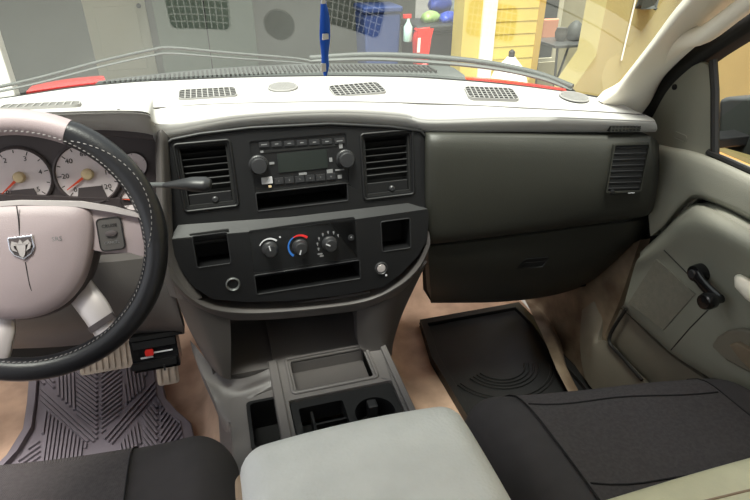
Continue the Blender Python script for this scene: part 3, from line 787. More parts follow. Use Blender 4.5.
MB().plate(FM, mo, [mi], 0, .014).build('raised_edge', M['mat'], dm, bevel=.004)
def pribs(b, F, poly, ang, gap, wd, h):      # ribs laid out in picture measure, built on the mat
    poly = [(x, -y) for x, y in poly]
    d = (math.cos(R(ang)), math.sin(R(ang))); nn = (-d[1], d[0])
    cx = sum(p[0] for p in poly)/len(poly); cy = sum(p[1] for p in poly)/len(poly)
    for i in range(-40, 41):
        p = (cx+nn[0]*gap*i, cy+nn[1]*gap*i); r = clipline(poly, p, d)
        if r and r[1]-r[0] > 3:
            a = V(F.px(p[0]+d[0]*(r[0]+.6), -(p[1]+d[1]*(r[0]+.6)))); c = V(F.px(p[0]+d[0]*(r[1]-.6), -(p[1]+d[1]*(r[1]-.6))))
            e = (c-a); L = e.length; e.normalize(); n2 = V((-e.y, e.x))
            f = Fr(F.w(a.x, a.y, 0), F.u*e.x+F.v*e.y, F.u*n2.x+F.v*n2.y, F.n); b.box(f, 0, L, -wd/2, wd/2, 0, h)
b = MB(); RW, RH = .0058, .0075
pribs(b, FM, [(77, 364), (98, 364), (98, 436), (77, 415)], -38, 3.6, RW, RH)
pribs(b, FM, [(101, 364), (122, 364), (122, 412), (101, 436)], 38, 3.6, RW, RH)
pribs(b, FM, [(57, 364), (75, 364), (75, 412), (57, 396)], 92, 3.8, RW, RH)
pribs(b, FM, [(124, 364), (146, 364), (146, 388), (124, 408)], 98, 3.8, RW, RH)
pribs(b, FM, [(41, 366), (55, 366), (55, 393), (41, 382)], -45, 4, RW, RH)
pribs(b, FM, [(41, 386), (98, 440), (92, 446), (41, 404)], -42, 4.2, RW, RH)
pribs(b, FM, [(103, 440), (157, 378), (160, 392), (112, 446)], 49, 4.2, RW, RH)
pribs(b, FM, [(43, 409), (88, 446), (70, 475), (43, 475)], 82, 4, RW, RH)
pribs(b, FM, [(12, 470), (40, 436), (41, 470)], 35, 4.2, RW, RH)
pribs(b, FM, [(118, 446), (140, 419), (141, 470), (118, 470)], 100, 4, RW, RH)
pribs(b, FM, [(143, 415), (158, 398), (158, 470), (143, 470)], 128, 4, RW, RH)
pribs(b, FM, [(160, 400), (182, 424), (184, 470), (160, 470)], 55, 4, RW, RH)
b.build('chevron_ribs', M['mat'], dm, kind='stuff')
pm = thing('passenger_floor_mat', 'black rubber floor mat with curved ridges in the passenger footwell', 'floor mat', (.7, 1.15, .005))
FP = TOPF((.70, 1.15, .018))
po = [(-.17, -.35), (.21, -.35), (.215, -.16), (.205, .0), (.22, .12), (.21, .23), (-.15, .23), (-.18, .05)]
MB().plate(FP, po, [], -.014, 0).build('mat_base', M['matdark'], pm, bevel=.003)
MB().plate(FP, po, [[(x*.88, (y+.05)*.92-.05) for x, y in po]], 0, .014).build('raised_edge', M['matdark'], pm, bevel=.004)
b = MB()
for r_ in (.07, .082, .094, .106, .14, .150):
    b.tube([FP.w(.01+r_*math.cos(R(a))*1.1, -.02+r_*math.sin(R(a)), .001) for a in range(200, 341, 10)], .0035, 6)
b.build('curved_ridges', M['matdark'], pm)

# ================================================================== floor console
fc = thing('floor_console', 'grey plastic floor console with tray and cup holders between the seats', 'console', (.12, .8, .2))
cz1 = .325; cz2 = .295
C1 = TOPF((0, 0, cz1)); C2 = TOPF((0, 0, cz2))
XL, XM, XR = -.062, .045, .292
tray = [C1.px(*p) for p in [(299, 361), (369, 349), (378, 377), (305, 390)]]
cups = [C1.px(*p) for p in [(296, 402), (398, 383), (408, 412), (300, 432)]]
tx0 = .068; tx1 = .232
ty1 = C1.px(335, 353)[1]; ty0 = C1.px(340, 382)[1]; cy1 = C1.px(350, 388)[1]; cy0 = .60
print('console', ty0, ty1, cy1)
tray = rrect(tx0+.012, tx1+.012, ty0, ty1, .006); cups = rrect(tx0-.008, XR-.016, cy0, cy1, .005)
MB().plate(C1, [(XM, .50), (XR, .50), (XR, .99), (XR-.04, 1.15), (XM, 1.15)], [tray, cups], -.05, 0).build('console_top', M['console'], fc, bevel=.005)
MB().tube([C1.w(a, c, .001) for a, c in rrect(tx0+.004, tx1+.020, ty0-.008, ty1+.008, .008)], .004, 8, closed=True).build('tray_rim', M['console'], fc, smooth=60)
b = MB().box(C1, tx0+.006, tx1+.018, ty0-.006, ty1+.006, -.045, -.035); b.build('tray_floor', M['greyw'], fc)
b = MB().plate(C1, rrect(tx0+.004, tx1+.02, ty0-.008, ty1+.008, .006), [tray], -.04, -.004); b.build('tray_wall', M['console'], fc)
# raised edge rail on the right and on the divider
MB().box(C1, XR-.010, XR+.004, .50, 1.0, -.1, .008).build('side_rail', M['console'], fc, bevel=.003)
MB().box(C1, XM-.012, XM+.008, .50, .965, -.05, .006).build('divider_rail', M['console'], fc, bevel=.004)
# dark cup holder insert
ins = rrect(tx0-.006, XR-.018, cy0, cy1-.002, .005)
ccx, ccy = XR-.072, cy1-.075
bin_ = rrect(tx0+.008, tx0+.098, cy0+.01, cy1-.022, .006)
ci = MB().plate(C1, ins, [circ(.040, 32, (ccx, ccy)), bin_], -.045, -.006).build('cup_holder_insert', M['black'], fc, bevel=.002)
MB().lathe(Fr(C1.w(ccx, ccy, 0), UX, UY, UZ), [(.041, -.05), (.0405, -.005), (.043, -.003), (.040, -.003), (.038, -.07), (.001, -.07)], 32).build('cup_well', M['black'], ci)
MB().box(TOPF((ccx+.002, ccy+.030, cz1-.04)), -.010, .010, -.012, .012, -.03, .032).build('cup_finger', M['knob'], ci, bevel=.003)
MB().box(C1, tx0+.004, tx0+.102, cy0, cy1-.018, -.062, -.058).build('bin_floor', M['void'], ci)
MB().box(C1, tx0+.03, tx0+.036, cy0, cy1-.022, -.058, -.02).build('bin_divider', M['black'], ci, bevel=.001)
MB().box(C1, tx0+.03, tx0+.098, cy1-.06, cy1-.055, -.058, -.02).build('bin_divider', M['black'], ci, bevel=.001)
# left low section with its rubber pocket
lb = [C2.px(*p) for p in [(247, 404), (281, 400), (290, 440), (250, 446)]]
lx0, lx1 = lb[0][0], lb[1][0]+.002; ly1 = lb[0][1]; ly0 = ly1-.125
lw = rrect(lx0, lx1, ly0, ly1, .008)
MB().plate(C2, [(XL, .50), (XM+.001, .50), (XM+.001, .955), (XL+.03, .955), (XL+.008, .93)], [lw], -.05, 0).build('console_low_top', M['console'], fc, bevel=.004)
lpk = MB().plate(C2, rrect(lx0-.002, lx1+.002, ly0-.002, ly1+.002, .009), [rrect(lx0+.005, lx1-.005, ly0+.005, ly1-.005, .008)], -.07, .004).build('rubber_pocket', M['black'], fc, bevel=.002)
MB().box(C2, lx0, lx1, ly0, ly1, -.075, -.07).build('pocket_floor', M['void'], lpk)
# body sides and rear ramp up to the stack
b = patch([[(190, 340, 'y', 1.0), (226, 377, 'y', .945), (262, 372, 'z', .325), (292, 352, 'z', .326)],
           [(200, 368, 'y', .97), (224, 386, 'z', .308), (258, 380, 'z', .315), (290, 366, 'z', .322)],
           [(212, 395, 'y', .92), (226, 399, 'z', .296), (244, 393, 'z', .297), (282, 380, 'z', .31)],
           [(222, 420, 'y', .87), (230, 422, 'z', .291), (238, 412, 'z', .291), (245, 401, 'z', .290)]], (0, 0, -.03))
b.build('rear_ramp', M['console'], fc, smooth=60)
b = MB().shell([[V((XL+.004-.05*t, y, cz2-.002-.24*t)) for y in (.48, .6, .7, .8, .9, 1.0, 1.1, 1.2)] for t in (0, .12, .3, .6, 1)], (.012, 0, 0)); b.build('side_panel', M['console'], fc, smooth=60)
b = MB().shell([[V((XR-.004+.05*t, y, cz1-.01-.26*t)) for y in (.48, .6, .8, 1.0, 1.2)] for t in (0, .3, .6, 1)], (-.012, 0, 0)); b.build('side_panel', M['console'], fc, smooth=60)
MB().plate(TOPF((0, 0, .318)), [(-.085, .955), (.3, .955), (.28, 1.2), (-.085, 1.2)], [], -.06, 0).build('cubby_floor', M['console'], fc)

# ================================================================== centre armrest
ar = thing('centre_armrest', 'pale grey vinyl fold-down armrest between the two front seats', 'armrest', (.12, .25, .45))
def afn(p):
    t = (p.y+.2)/.74
    if p.z > .5: p.z += .010*(1-((p.x-.12)/.15)**2)-.03*max(0, t-.75)**2*6
    return p
MB().rbox(-.036, .276, -.25, .535, .40, .583, .036, (26, 30, 12), afn).build('armrest_cushion', M['vinyl'], ar, smooth=80)
sm = [V((-.0285, .52-.04*0, .545)), V((-.0295, .35, .55)), V((-.0295, .0, .55)), V((-.0295, -.2, .55))]
MB().tube(crom([V((-.022, .524, .50)), V((-.034, .505, .535)), V((-.0365, .46, .548)), V((-.0365, .3, .552)), V((-.0365, 0, .552))], 5), .006, 8).build('piping', M['piping'], ar)
MB().box(TOPF((.12, .15, .28)), -.10, .10, -.3, .3, .0, .13).build('armrest_base', M['console'], ar, bevel=.02)

# ================================================================== seats
def seat(cx, yf, hw, zt, name, lab, inner0, inner1, skew=.17, sag=0, cut=0):
    offy = lambda x: -(x-cx)*skew-cut*max(0, (x-cx)/hw)**2
    t = thing(name, lab, 'car seat', (cx, yf-.3, .1))
    def mk(e, x0, x1, fn2=None, n=(30, 34, 12)):
        def fn(p):
            q = (p.x-cx)/hw
            p.y += offy(p.x)
            if p.z > zt-.12:
                p.z += .012*math.exp(-((abs(q)-.86)/.2)**2)-.010*math.exp(-(q/.5)**2)
                p.z += .012*math.sin((yf-p.y)*5.5) if p.y < yf-.02 else 0
                p.z += sag*(p.x-cx)
                p.z -= max(0, (p.y-yf+.12))**2*1.6
            return p
        return fn
    b = MB().rbox(cx-hw, cx+hw, yf-.60, yf, zt-.17, zt, .075, (34, 36, 12), mk(0, 0, 0))
    bv = b.bvh(); b.build('seat_cushion', M['fabric'], t, smooth=80)
    # knit centre panel draped on the cushion, over the front edge
    rows = []
    xs = [inner0+(inner1-inner0)*i/24 for i in range(25)]
    ysn = [yf-.58+.56*i/30 for i in range(31)]
    for y in ysn:
        rows.append([bv.ray_cast(V((x, y+offy(x), 1.0)), V((0, 0, -1)))[0]+V((0, 0, .0035)) for x in xs])
    last = []
    for z in (zt-.085, zt-.11, zt-.14):
        rw = []
        for x in xs:
            h = bv.ray_cast(V((x, yf+.3, z)), V((0, -1, 0)))[0]; rw.append(h+V((0, .0035, 0)))
        rows.append(rw)
    cp = MB().shell(rows[::-1], (0, -.003, -.006)); cv = cp.build('knit_panel', M['knit'], t, smooth=80)
    for s_ in (0, -1):
        MB().tube([r[s_]+V((0, 0, .0005)) for r in rows], .0013, 6).build('panel_seam', M['ink'], cv)
    MB().rbox(cx-hw, cx+hw, yf-.93, yf-.67, zt-.05, zt+.55, .07, (12, 10, 16), lambda p: p+V((0, -.25*(p.z-zt), 0))).build('backrest', M['fabric'], t, smooth=80)  # unseen seat back, added to block light from the rear window
    return t, bv, cv
s1, bv1, cv1 = seat(-.325, .775, .28, .425, 'front_seat_cushion', 'charcoal covered driver seat cushion at the lower left', -.56, -.205)
s2, bv2, cv2 = seat(.63, .68, .265, .415, 'front_seat_cushion', 'charcoal covered passenger seat cushion with stitched cross seams beside the door', .455, .80, cut=.05)
for dy, b0 in ((.09, 0), (.27, .02)):
    pts = []
    for i in range(13):
        x = .46+.335*i/12; y = .68-dy-(x-.63)*.17-.05*max(0, (x-.63)/.265)**2-.004*math.sin(i*.8)
        pts.append(bv2.ray_cast(V((x, y, 1.0)), V((0, 0, -1)))[0]+V((0, 0, .0042)))
    MB().tube(pts, .0016, 6).build('cross_seam', M['ink'], cv2)
MB().box(TOPF((-.325, .42, .03)), -.22, .22, -.25, .22, 0, .21).build('seat_base', M['void'], s1, bevel=.01)
MB().box(TOPF((.645, .36, .03)), -.22, .22, -.25, .22, 0, .21).build('seat_base', M['void'], s2, bevel=.01)
# beige vinyl pad lying at the back of the passenger seat
pp = P(720, 486, z=.47)
def bfn(p):
    p.z += .006*math.sin((p.x-.4)*7); return p
bp_ = thing('vinyl_cushion', 'beige vinyl cushion with a seam on the passenger seat at the bottom right', 'cushion', (.63, .2, .42))
b = MB().rbox(.37, .86, .0, P(700, 486, z=.475).y+.025, .42, .48, .028, (24, 16, 8), bfn); bb = b.bvh(); b.build('cushion_body', M['beigevinyl'], bp_, smooth=80)
yy = P(700, 486, z=.475).y+.025
MB().tube([bb.ray_cast(V((.42+.42*i/16, yy-.045-.02*(i/16), 1)), V((0, 0, -1)))[0] for i in range(17)], .0018, 6).build('cushion_seam', M['piping'], bp_)

# ================================================================== passenger door
dr = thing('door_card', 'grey passenger door with armrest moulding and black window crank', 'door', (.98, .7, .2), kind='thing')
Xp = lambda pts, v: [(a, c, 'x', (v if not isinstance(v, (list, tuple)) else v[i])) for i, (a, c) in enumerate(pts)]
b = patch([Xp([(640, 140), (668, 146), (690, 150), (713, 157), (760, 178), (860, 226)], [.95, .955, .955, .955, .955, .955]),
           Xp([(640, 146), (668, 152), (690, 156), (713, 164), (760, 185), (860, 234)], [.93, .925, .925, .925, .925, .925]),
           Xp([(645, 180), (668, 184), (690, 184), (713, 193), (760, 213), (860, 262)], [.925, .92, .915, .915, .915, .915]),
           Xp([(650, 232), (664, 222), (682, 203), (702, 196), (760, 223), (860, 276)], [.93, .925, .92, .918, .918, .918]),
           Xp([(651, 234), (666, 225), (684, 206), (703, 199.5), (760, 227), (860, 280)], .945)], (.03, 0, 0), ext=.42)
b.build('upper_door_panel', M['door'], dr, smooth=60)
b = patch([Xp([(640, 252), (660, 234), (680, 214), (703, 204), (760, 232), (860, 284)], .94),
           Xp([(640, 256), (662, 238), (682, 219), (705, 211), (760, 239), (860, 290)], [.912, .905, .893, .887, .887, .887]),
           Xp([(636, 262), (664, 246), (686, 229), (712, 232), (760, 258), (860, 312)], [.905, .893, .878, .870, .870, .870]),
           Xp([(632, 275), (668, 262), (692, 256), (720, 266), (764, 290), (860, 345)], [.915, .906, .899, .893, .893, .893]),
           Xp([(628, 290), (662, 290), (692, 290), (722, 306), (762, 334), (860, 400)], [.915, .91, .908, .905, .908, .90]),
           Xp([(624, 304), (650, 327), (674, 348), (706, 368), (750, 396), (850, 470)], [.915, .912, .91, .90, .895, .89]),
           Xp([(621, 307), (648, 332), (672, 353), (704, 374), (746, 402), (846, 476)], .935)], (.03, 0, 0), ext=.42)
DB = b.bvh(); b.build('armrest_moulding', M['door'], dr, smooth=60)
b = patch([Xp([(600, 300), (624, 312), (650, 337), (674, 358), (706, 380), (846, 480)], [.95, .94, .935, .93, .93, .93]),
           Xp([(598, 330), (620, 345), (646, 368), (672, 390), (706, 412), (846, 520)], [.95, .93, .925, .92, .92, .92]),
           Xp([(600, 360), (620, 378), (646, 400), (672, 420), (706, 440), (846, 560)], [.97, .95, .945, .94, .94, .94])], (.03, 0, 0), ext=.42)
b.build('lower_door_panel', M['doorlow'], dr, smooth=60)
b = MB().plate(Fr((.995, 0, 0), UY, UZ, -UX), [(-.35, .05), (1.15, .05), (1.15, .66), (.93, .725), (-.35, .725)], [], -.04, 0); b.build('door_shell', M['void'], dr)
# textured insert
ip = [(657, 259), (696, 294), (664, 330), (629, 303)]
g = []
for i in range(7):
    rw = []
    for j in range(7):
        a = V(ip[0]).lerp(V(ip[1]), j/6); c_ = V(ip[3]).lerp(V(ip[2]), j/6); q = a.lerp(c_, i/6); h, n = hit(DB, q.x, q.y); rw.append(h+n*.0025)
    g.append(rw)
MB().shell(g, (.004, 0, 0)).build('carpet_insert', M['insert'], dr, smooth=60)
def seam(pts, r=.0014, nm='moulding_seam', m='rubber', bv=DB):
    ps = []
    for i in range(len(pts)-1):
        for k in range(6):
            a = V(pts[i]).lerp(V(pts[i+1]), k/6)
            h = bv.ray_cast(CAM, ray(a.x, a.y).normalized())[0]
            if h: ps.append(h)
    if len(ps) > 1: MB().tube(ps, r, 6).build(nm, M[m], dr)
seam([(671, 350), (690, 328), (712, 306)]); seam([(664, 250), (690, 276), (714, 304)])
# sail panel, weatherstrip, window frame
FS = Fr((.95, 0, 0), -UY, UZ, -UX)
MB().plate(FS, [(FS.px(*p)) for p in [(640, 150), (640, 130), (652, 112), (665, 91), (678, 74), (690, 65), (700, 61.5), (708, 64), (712, 72), (713, 90), (713, 160), (690, 153)]], [], -.012, .0).build('mirror_sail', M['door'], dr, bevel=.008, seg=3)
h = FS.px(675, 87); MB().lathe(Fr(FS.w(*h, 0), FS.u, FS.v, FS.n), [(.006, -.001), (.006, .003), (.001, .004)], 12).build('sail_screw', M['void'], dr)
h = FS.px(680, 137); MB().plate(Fr(FS.w(*h, 0), FS.u, FS.v, FS.n), rrect(-.02, .02, -.008, .008, .007), [rrect(-.017, .017, -.0055, .0055, .005)], -.001, .0015).build('sail_cover', M['door'], dr)
def strip(up, lo, x, d, nm, mt, par):
    b = patch([Xp(up, x), Xp([((a[0]+c[0])/2, (a[1]+c[1])/2) for a, c in zip(up, lo)], [q-.01 for q in x] if isinstance(x, list) else x-.01), Xp(lo, x)], d, ext=.1)
    return b.build(nm, M[mt], par, smooth=60)
strip([(630, 128), (642, 112), (660, 78), (700, 43), (750, 6), (830, -52)], [(640, 140), (654, 120), (672, 90), (702, 63), (750, 32), (830, -18)], .955, (.04, 0, 0), 'window_surround', 'rubber', dr)
MB().tube([P(*p, x=.955) for p in ((713, 60), (715, 90), (715, 120), (715, 154))], .008, 8).build('window_channel', M['rubber'], dr)
MB().tube([P(*p, x=.95) for p in ((708, 152), (714, 155), (750, 171), (800, 195), (860, 224), (1000, 292))], .0065, 8).build('sill_seal', M['rubber'], dr)
# crank
h0, n0 = hit(DB, 703, 272); h1 = P(719, 299, x=.865)
fk = Fr(h0, UY, UZ, -UX)
ck = MB().lathe(fk, [(.019, -.004), (.0185, .012), (.016, .024), (.001, .026)], 24).build('window_crank', M['gloss'], dr, smooth=50)
MB().lathe(Fr(h0-UX*.026, UY, UZ, -UX), [(.009, 0), (.008, .004), (.001, .005)], 20).build('crank_cap', M['knob'], ck)
p1 = h0+V((-.020, 0, 0)); p2 = P(718.5, 299, x=.878)
MB().tube(crom([p1, p1.lerp(p2, .5)+V((-.004, 0, 0)), p2], 5), [.0135]*3+[.0125]*8, 14, up=(1, 0, 0), flat=.5).build('crank_arm', M['gloss'], ck, smooth=60)
MB().lathe(Fr(p2, UY, UZ, -UX), [(.009, -.006), (.009, .008), (.0155, .014), (.017, .030), (.014, .037), (.001, .039)], 24).build('crank_knob', M['gloss'], ck, smooth=50)
# pull handle and armrest recess at the frame edge
hp1 = P(744, 290, x=.885); MB().tube([P(739, 278, x=.89), P(743, 284, x=.872), P(752, 292, x=.868), P(775, 308, x=.868), P(820, 340, x=.872)], [.008, .014, .016, .016, .014], 12).build('pull_handle', M['pillar'], dr, smooth=60, label='pale beige pull handle')
FD_ = Fr((.893, 0, 0), -UY, UZ, -UX)
MB().plate(FD_, [FD_.px(*p) for p in [(712, 345), (718, 336), (728, 330), (742, 328), (800, 345), (850, 400), (760, 378), (730, 362)]], [], -.012, .004).build('pocket_recess', M['doorlow'], dr, bevel=.006)
MB().plate(Fr((.885, 0, 0), -UY, UZ, -UX), [FD_.px(*p) for p in [(734, 343), (742, 341), (800, 372), (850, 415), (790, 400), (748, 362)]], [], -.02, .006).build('pocket_lip', M['kick'], dr, bevel=.004)
# door glass
b = MB().plate(Fr((.975, 0, 0), UY, UZ, -UX), [(-.35, .78), (.93, .76), (.66, 1.05), (.55, 1.28), (-.35, 1.28)], [], -.004, 0)
b.build('door_glass', M['glassout'], dr)
MB().tube(crom([P(626, 309, x=.912), P(609, 339, x=.903), P(622, 357, x=.90), P(642, 380, x=.90)], 5), .0045, 8).build('crevice_shade', M['rubber'], dr)  # shade of the sill crevice, put in as a black tube
# kick panel and sill, fixed to the cab
b = patch([[(500, 268, 'y', 1.4), (540, 270, 'x', .93), (590, 262, 'x', .93), (640, 240, 'x', .95)],
           [(520, 292, 'y', 1.4), (545, 300, 'x', .93), (585, 300, 'x', .92), (620, 300, 'x', .93)],
           [(540, 330, 'z', .1), (556, 340, 'x', .92), (580, 345, 'x', .915), (604, 342, 'x', .92)],
           [(556, 368, 'z', .06), (566, 378, 'x', .91), (582, 385, 'x', .905), (606, 392, 'x', .91)],
           [(570, 395, 'z', .04), (574, 400, 'x', .90), (586, 410, 'x', .90), (610, 420, 'x', .91)]], (.03, 0, 0))
struct(b.build('trim_3', M['kick'], smooth=60))
b = patch([Xp([(597, 300), (602, 320), (598, 340), (606, 342), (640, 378), (700, 430)], [.925, .92, .905, .905, .905, .905]),
           Xp([(590, 304), (592, 330), (592, 346), (602, 360), (630, 390), (690, 440)], [.915, .91, .895, .895, .895, .895]),
           Xp([(582, 310), (580, 345), (586, 380), (606, 400), (620, 410), (680, 460)], [.915, .91, .895, .89, .89, .89])], (.02, 0, -.01))
struct(b.build('trim_4', M['doorlow'], smooth=60))

# ================================================================== A-pillar, windshield
up = [(596, 99), (612, 90), (625, 75), (650, 43), (672, 13), (690, -9), (740, -75)]
lo = [(634, 122), (646, 108), (662, 79), (696, 46), (726, 24), (752, 6), (815, -42)]
ux = [.80, .81, .81, .80, .785, .775, .74]; lx = [.92, .93, .93, .925, .91, .90, .87]
mid = [((a[0]*.5+c[0]*.5), (a[1]*.5+c[1]*.5)) for a, c in zip(up, lo)]
m1 = [((a[0]*.85+c[0]*.15), (a[1]*.85+c[1]*.15)) for a, c in zip(up, lo)]
b = patch([Xp(up, ux), Xp(m1, [q-.012 for q in ux]), Xp(mid, [(q+p)/2-.03 for q, p in zip(ux, lx)]), Xp(lo, lx)], (.03, .02, .01), 5, 5)
struct(b.build('trim_1', M['pillar'], smooth=70))
gh = MB().tube(crom([P(655, 68, x=.90), P(680, 42, x=.85), P(705, 34, x=.835), P(733, 14, x=.825), P(770, -15, x=.82), P(800, -45, x=.84)], 5), crom_r([.010, .018, .016, .015, .015, .012], 5), 14)
tag(gh.build('grab_handle', M['pillar'], smooth=70), 'cream moulded grab handle on the passenger windshield pillar', 'handle')
# left pillar (outside the frame) mirrored about the cab centre line
mm = MB(); mm.v = [V((.28-p.x-.03, p.y+.05, p.z)) for p in b.v]; mm.f = [tuple(reversed(f)) for f in b.f]
struct(mm.build('trim_2', M['pillar'], smooth=70))
# windshield: base curve swept back and up
base_px = [(-110, 111), (0, 98.5), (70, 88), (120, 83), (180, 79.5), (240, 77), (330, 75.5), (400, 76.5), (440, 78.5), (500, 83.5), (560, 91), (604, 98)]
basep = [P(x, y, z=.848-.03*max(0, (x-420)/180)) for x, y in base_px]
RAKE = R(33)
rows = []
for k in range(9):
    t = k/8; rw = []
    for p in basep:
        # sides lean in and the sweep shortens towards the edges
        q = V((p.x+(.14-p.x)*.10*t, p.y+(.72-.16*((p.x-.14)/.75)**2-p.y)*t, p.z+(1.34-p.z)*t))
        q += V((0, .5, .8)).normalized()*.004*math.sin(math.pi*t)
        rw.append(q)
    rows.append(rw)
grows = [crom(r, 5) for r in rows]
g = MB().shell(grows, (0, .003, .004))
nf = (len(grows)-1)*(len(grows[0])-1)
o = g.build('window_1', M['glass'], mats=[M['glass'], M['glassout']], smooth=80)
inner = set()
me = o.data
for i, p in enumerate(me.polygons):
    p.material_index = 0 if (i < 2*nf and i % 2 == 0) else 1
struct(o)
# black band at the glass foot
MB().tube(crom([p+V((0, -.002, -.004)) for p in basep], 5), .006, 8).build('trim_5', M['rubber'])['kind'] = 'structure'
# rear-view mirror and blue strap hanging from it
RX = .145
mr = thing('rear_view_mirror', 'black rear-view mirror above the frame holding the blue strap', 'mirror', (RX, .66, 1.22))
fm = Fr((RX, .66, 1.19), UX, UZ, -UY)
MB().plate(fm, rrect(-.12, .12, -.028, .028, .02), [], -.03, 0).build('mirror_housing', M['black'], mr, bevel=.006)
MB().plate(fm, rrect(-.112, .112, -.022, .022, .018), [], 0, .001).build('mirror_pane', M['mirror'], mr)
MB().tube([V((RX, .67, 1.2)), V((RX, .70, 1.25)), V((RX, .76, 1.27))], .01, 8).build('mirror_stalk', M['black'], mr)
rb = thing('blue_strap', 'bright blue cloth strap with white patches hanging before the windshield', 'strap', (RX, .70, 1.1))
zz = [1.20, 1.15, 1.10, 1.075, 1.06, 1.045, 1.03, 1.015, 1.0, .985]
cxs = [P(324, 0, y=.70).x, P(325, 8, y=.70).x]
rl = []; rr_ = []
ctrl = [(324, -60, 4), (324, -20, 4.5), (323.5, 0, 5), (324.5, 12, 8), (325, 24, 10), (325, 36, 10.5), (325, 45, 9), (325, 55, 7), (325.5, 66, 7), (325.5, 76, 3)]
rows = []
for k, (a, c, wd) in enumerate(ctrl):
    y_ = .70+.004*math.sin(k*1.3)
    rows.append([P(a-wd/2, c, y=y_), P(a, c, y=y_-.003), P(a+wd/2, c, y=y_+.002)])
MB().shell(fine(rows, 3, 4), (0, .0015, 0)).build('strap_body', M['ribbon'], rb, smooth=70)
for a, c, wd, h in ((325.5, 37, 6, 6), (323.5, 68, 5, 9), (323.5, 2, 4, 4)):
    f = FACE(P(a, c, y=.694)); q = f.sz(a, c, wd, h)
    MB().plate(f, [(-q[0]/2, -q[1]/2), (q[0]/2, -q[1]/2*.7), (q[0]/2, q[1]/2), (-q[0]/2*.8, q[1]/2)], [], -.004, .001).build('white_patch', M['white'], rb)

# ================================================================== outside: bonnet, cowl, wipers
hd_ = thing('truck_hood', 'red truck hood seen through the foot of the windshield', 'hood', (.14, 2.0, .6))
def hz(x, y): 
    return .79-.225*(y-1.72)-.07*((x-.14)/.85)**2-.25*max(0, y-2.5)**2
rows = [[V((.14+s_*.86, y-.30*(s_)**2, hz(.14+s_*.86, y))) for s_ in [i/12-1 for i in range(25)]] for y in (1.66, 1.72, 1.9, 2.1, 2.3, 2.5, 2.7, 2.85)]
MB().shell(rows[::-1], (0, 0, -.02)).build('hood_skin', M['paint'], hd_, smooth=60)
for s_ in (-1, 1):
    rows = [[V((.14+s_*(.87+.1*k), y-.30, hz(.14+s_*.86, y)-.005-.05*k*k)) for k in (0, .5, 1, 1.5)] for y in (1.95, 2.1, 2.3, 2.6, 2.8)]
    MB().shell(rows, (0, 0, -.02)).build('fender', M['paint'], hd_, smooth=60)
for c_ in ([[(26, 92), (70, 86), (106, 82)], [(32, 86), (70, 80), (104, 76.5)], [(38, 84), (70, 78.5), (102, 75.5)]], [[(440, 81), (500, 85.5), (566, 95)], [(440, 76), (500, 80), (566, 89)], [(440, 75), (500, 79), (562, 88)]]):
    yb = [P(*c_[0][i], z=.815).y+.04 for i in range(3)]
    patch([[(p[0], p[1], 'y', yb[i]+.06*k) for i, p in enumerate(r_)] for k, r_ in enumerate(c_)], (0, 0, -.01)).build('hood_corner', M['paint'], hd_, smooth=60)
# cowl grille
cw = thing('cowl_grille', 'grey slotted cowl grille at the foot of the windshield', 'grille', (.14, 1.6, .7))
def cowl(x): 
    q = (x-.10)
    return 1.47-.42*q*q*1.2
rows = [[V((x, cowl(x)+dy, .80-dz)) for x in [-.27+.06*i for i in range(16)]] for dy, dz in ((.0, .01), (.03, -.018), (.10, -.022), (.15, -.018), (.19, .03))]
MB().shell(rows, (0, 0, -.01)).build('cowl_panel', M['cowl'], cw, smooth=60)
b = MB()
for i in range(72):
    x = -.25+i*.0115; f = TOPF((x, cowl(x)+.065, .8195)); b.box(f, -.0022, .0022, -.03, .035, 0, .006)
b.build('cowl_slots', M['rubber'], cw, kind='stuff')
def wiper(pts, lab, rw=.0038):
    t = thing('windshield_wiper', lab, 'wiper', pts[0])
    MB().tube(crom(pts, 5), rw, 8, flat=.7).build('wiper_blade', M['cowl'], t, smooth=60)
    q = [p+V((0, .035*math.sin(math.pi*i/(len(pts)-1)), .008)) for i, p in enumerate(pts)]
    MB().tube(crom(q, 5), rw, 8).build('wiper_arm', M['cowl'], t, smooth=60)
    MB().lathe(TOPF(pts[-1]+V((0, .01, -.05))), [(.02, 0), (.02, .04), (.01, .05)], 14).build('wiper_pivot', M['rubber'], t)
wz = lambda px, py, y: P(px, py, y=y)
wiper([wz(-60, 103, 1.42), wz(30, 85, 1.47), wz(100, 67, 1.53), wz(150, 56, 1.57), wz(172, 53.5, 1.585), wz(230, 58, 1.60), wz(300, 63, 1.62), wz(318, 67, 1.62)], 'long grey windshield wiper on the driver side of the glass')
wiper([wz(310, 61, 1.62), wz(370, 59, 1.57), wz(430, 62, 1.50), wz(490, 68, 1.42), wz(540, 78, 1.33), wz(572, 90, 1.26)], 'dark windshield wiper on the passenger side of the glass', .0075)
# ---- side mirror outside the passenger window
sm_ = thing('side_mirror', 'dark grey door mirror housing outside the passenger window', 'mirror', P(745, 125, x=1.12))
F_ = Fr((1.10, 0, 0), -UY, UZ, -UX)
MB().plate(F_, [F_.px(*p) for p in [(717, 99), (725, 97), (800, 97), (810, 160), (765, 160), (716, 146)]], [], -.09, 0).build('mirror_housing', M['cowl'], sm_, bevel=.012, seg=3)
MB().box(Fr(P(722, 138, x=1.06), -UY, UZ, -UX), -.015, .03, -.012, .012, -.05, .05).build('mirror_bracket', M['black'], sm_, bevel=.004)

# ================================================================== outside: driveway, house, garage
GZ = -.75
b = MB().box(TOPF((0, 0, GZ)), -30, 30, -20, 40, -.1, 0); struct(b.build('ground', M['concrete']))
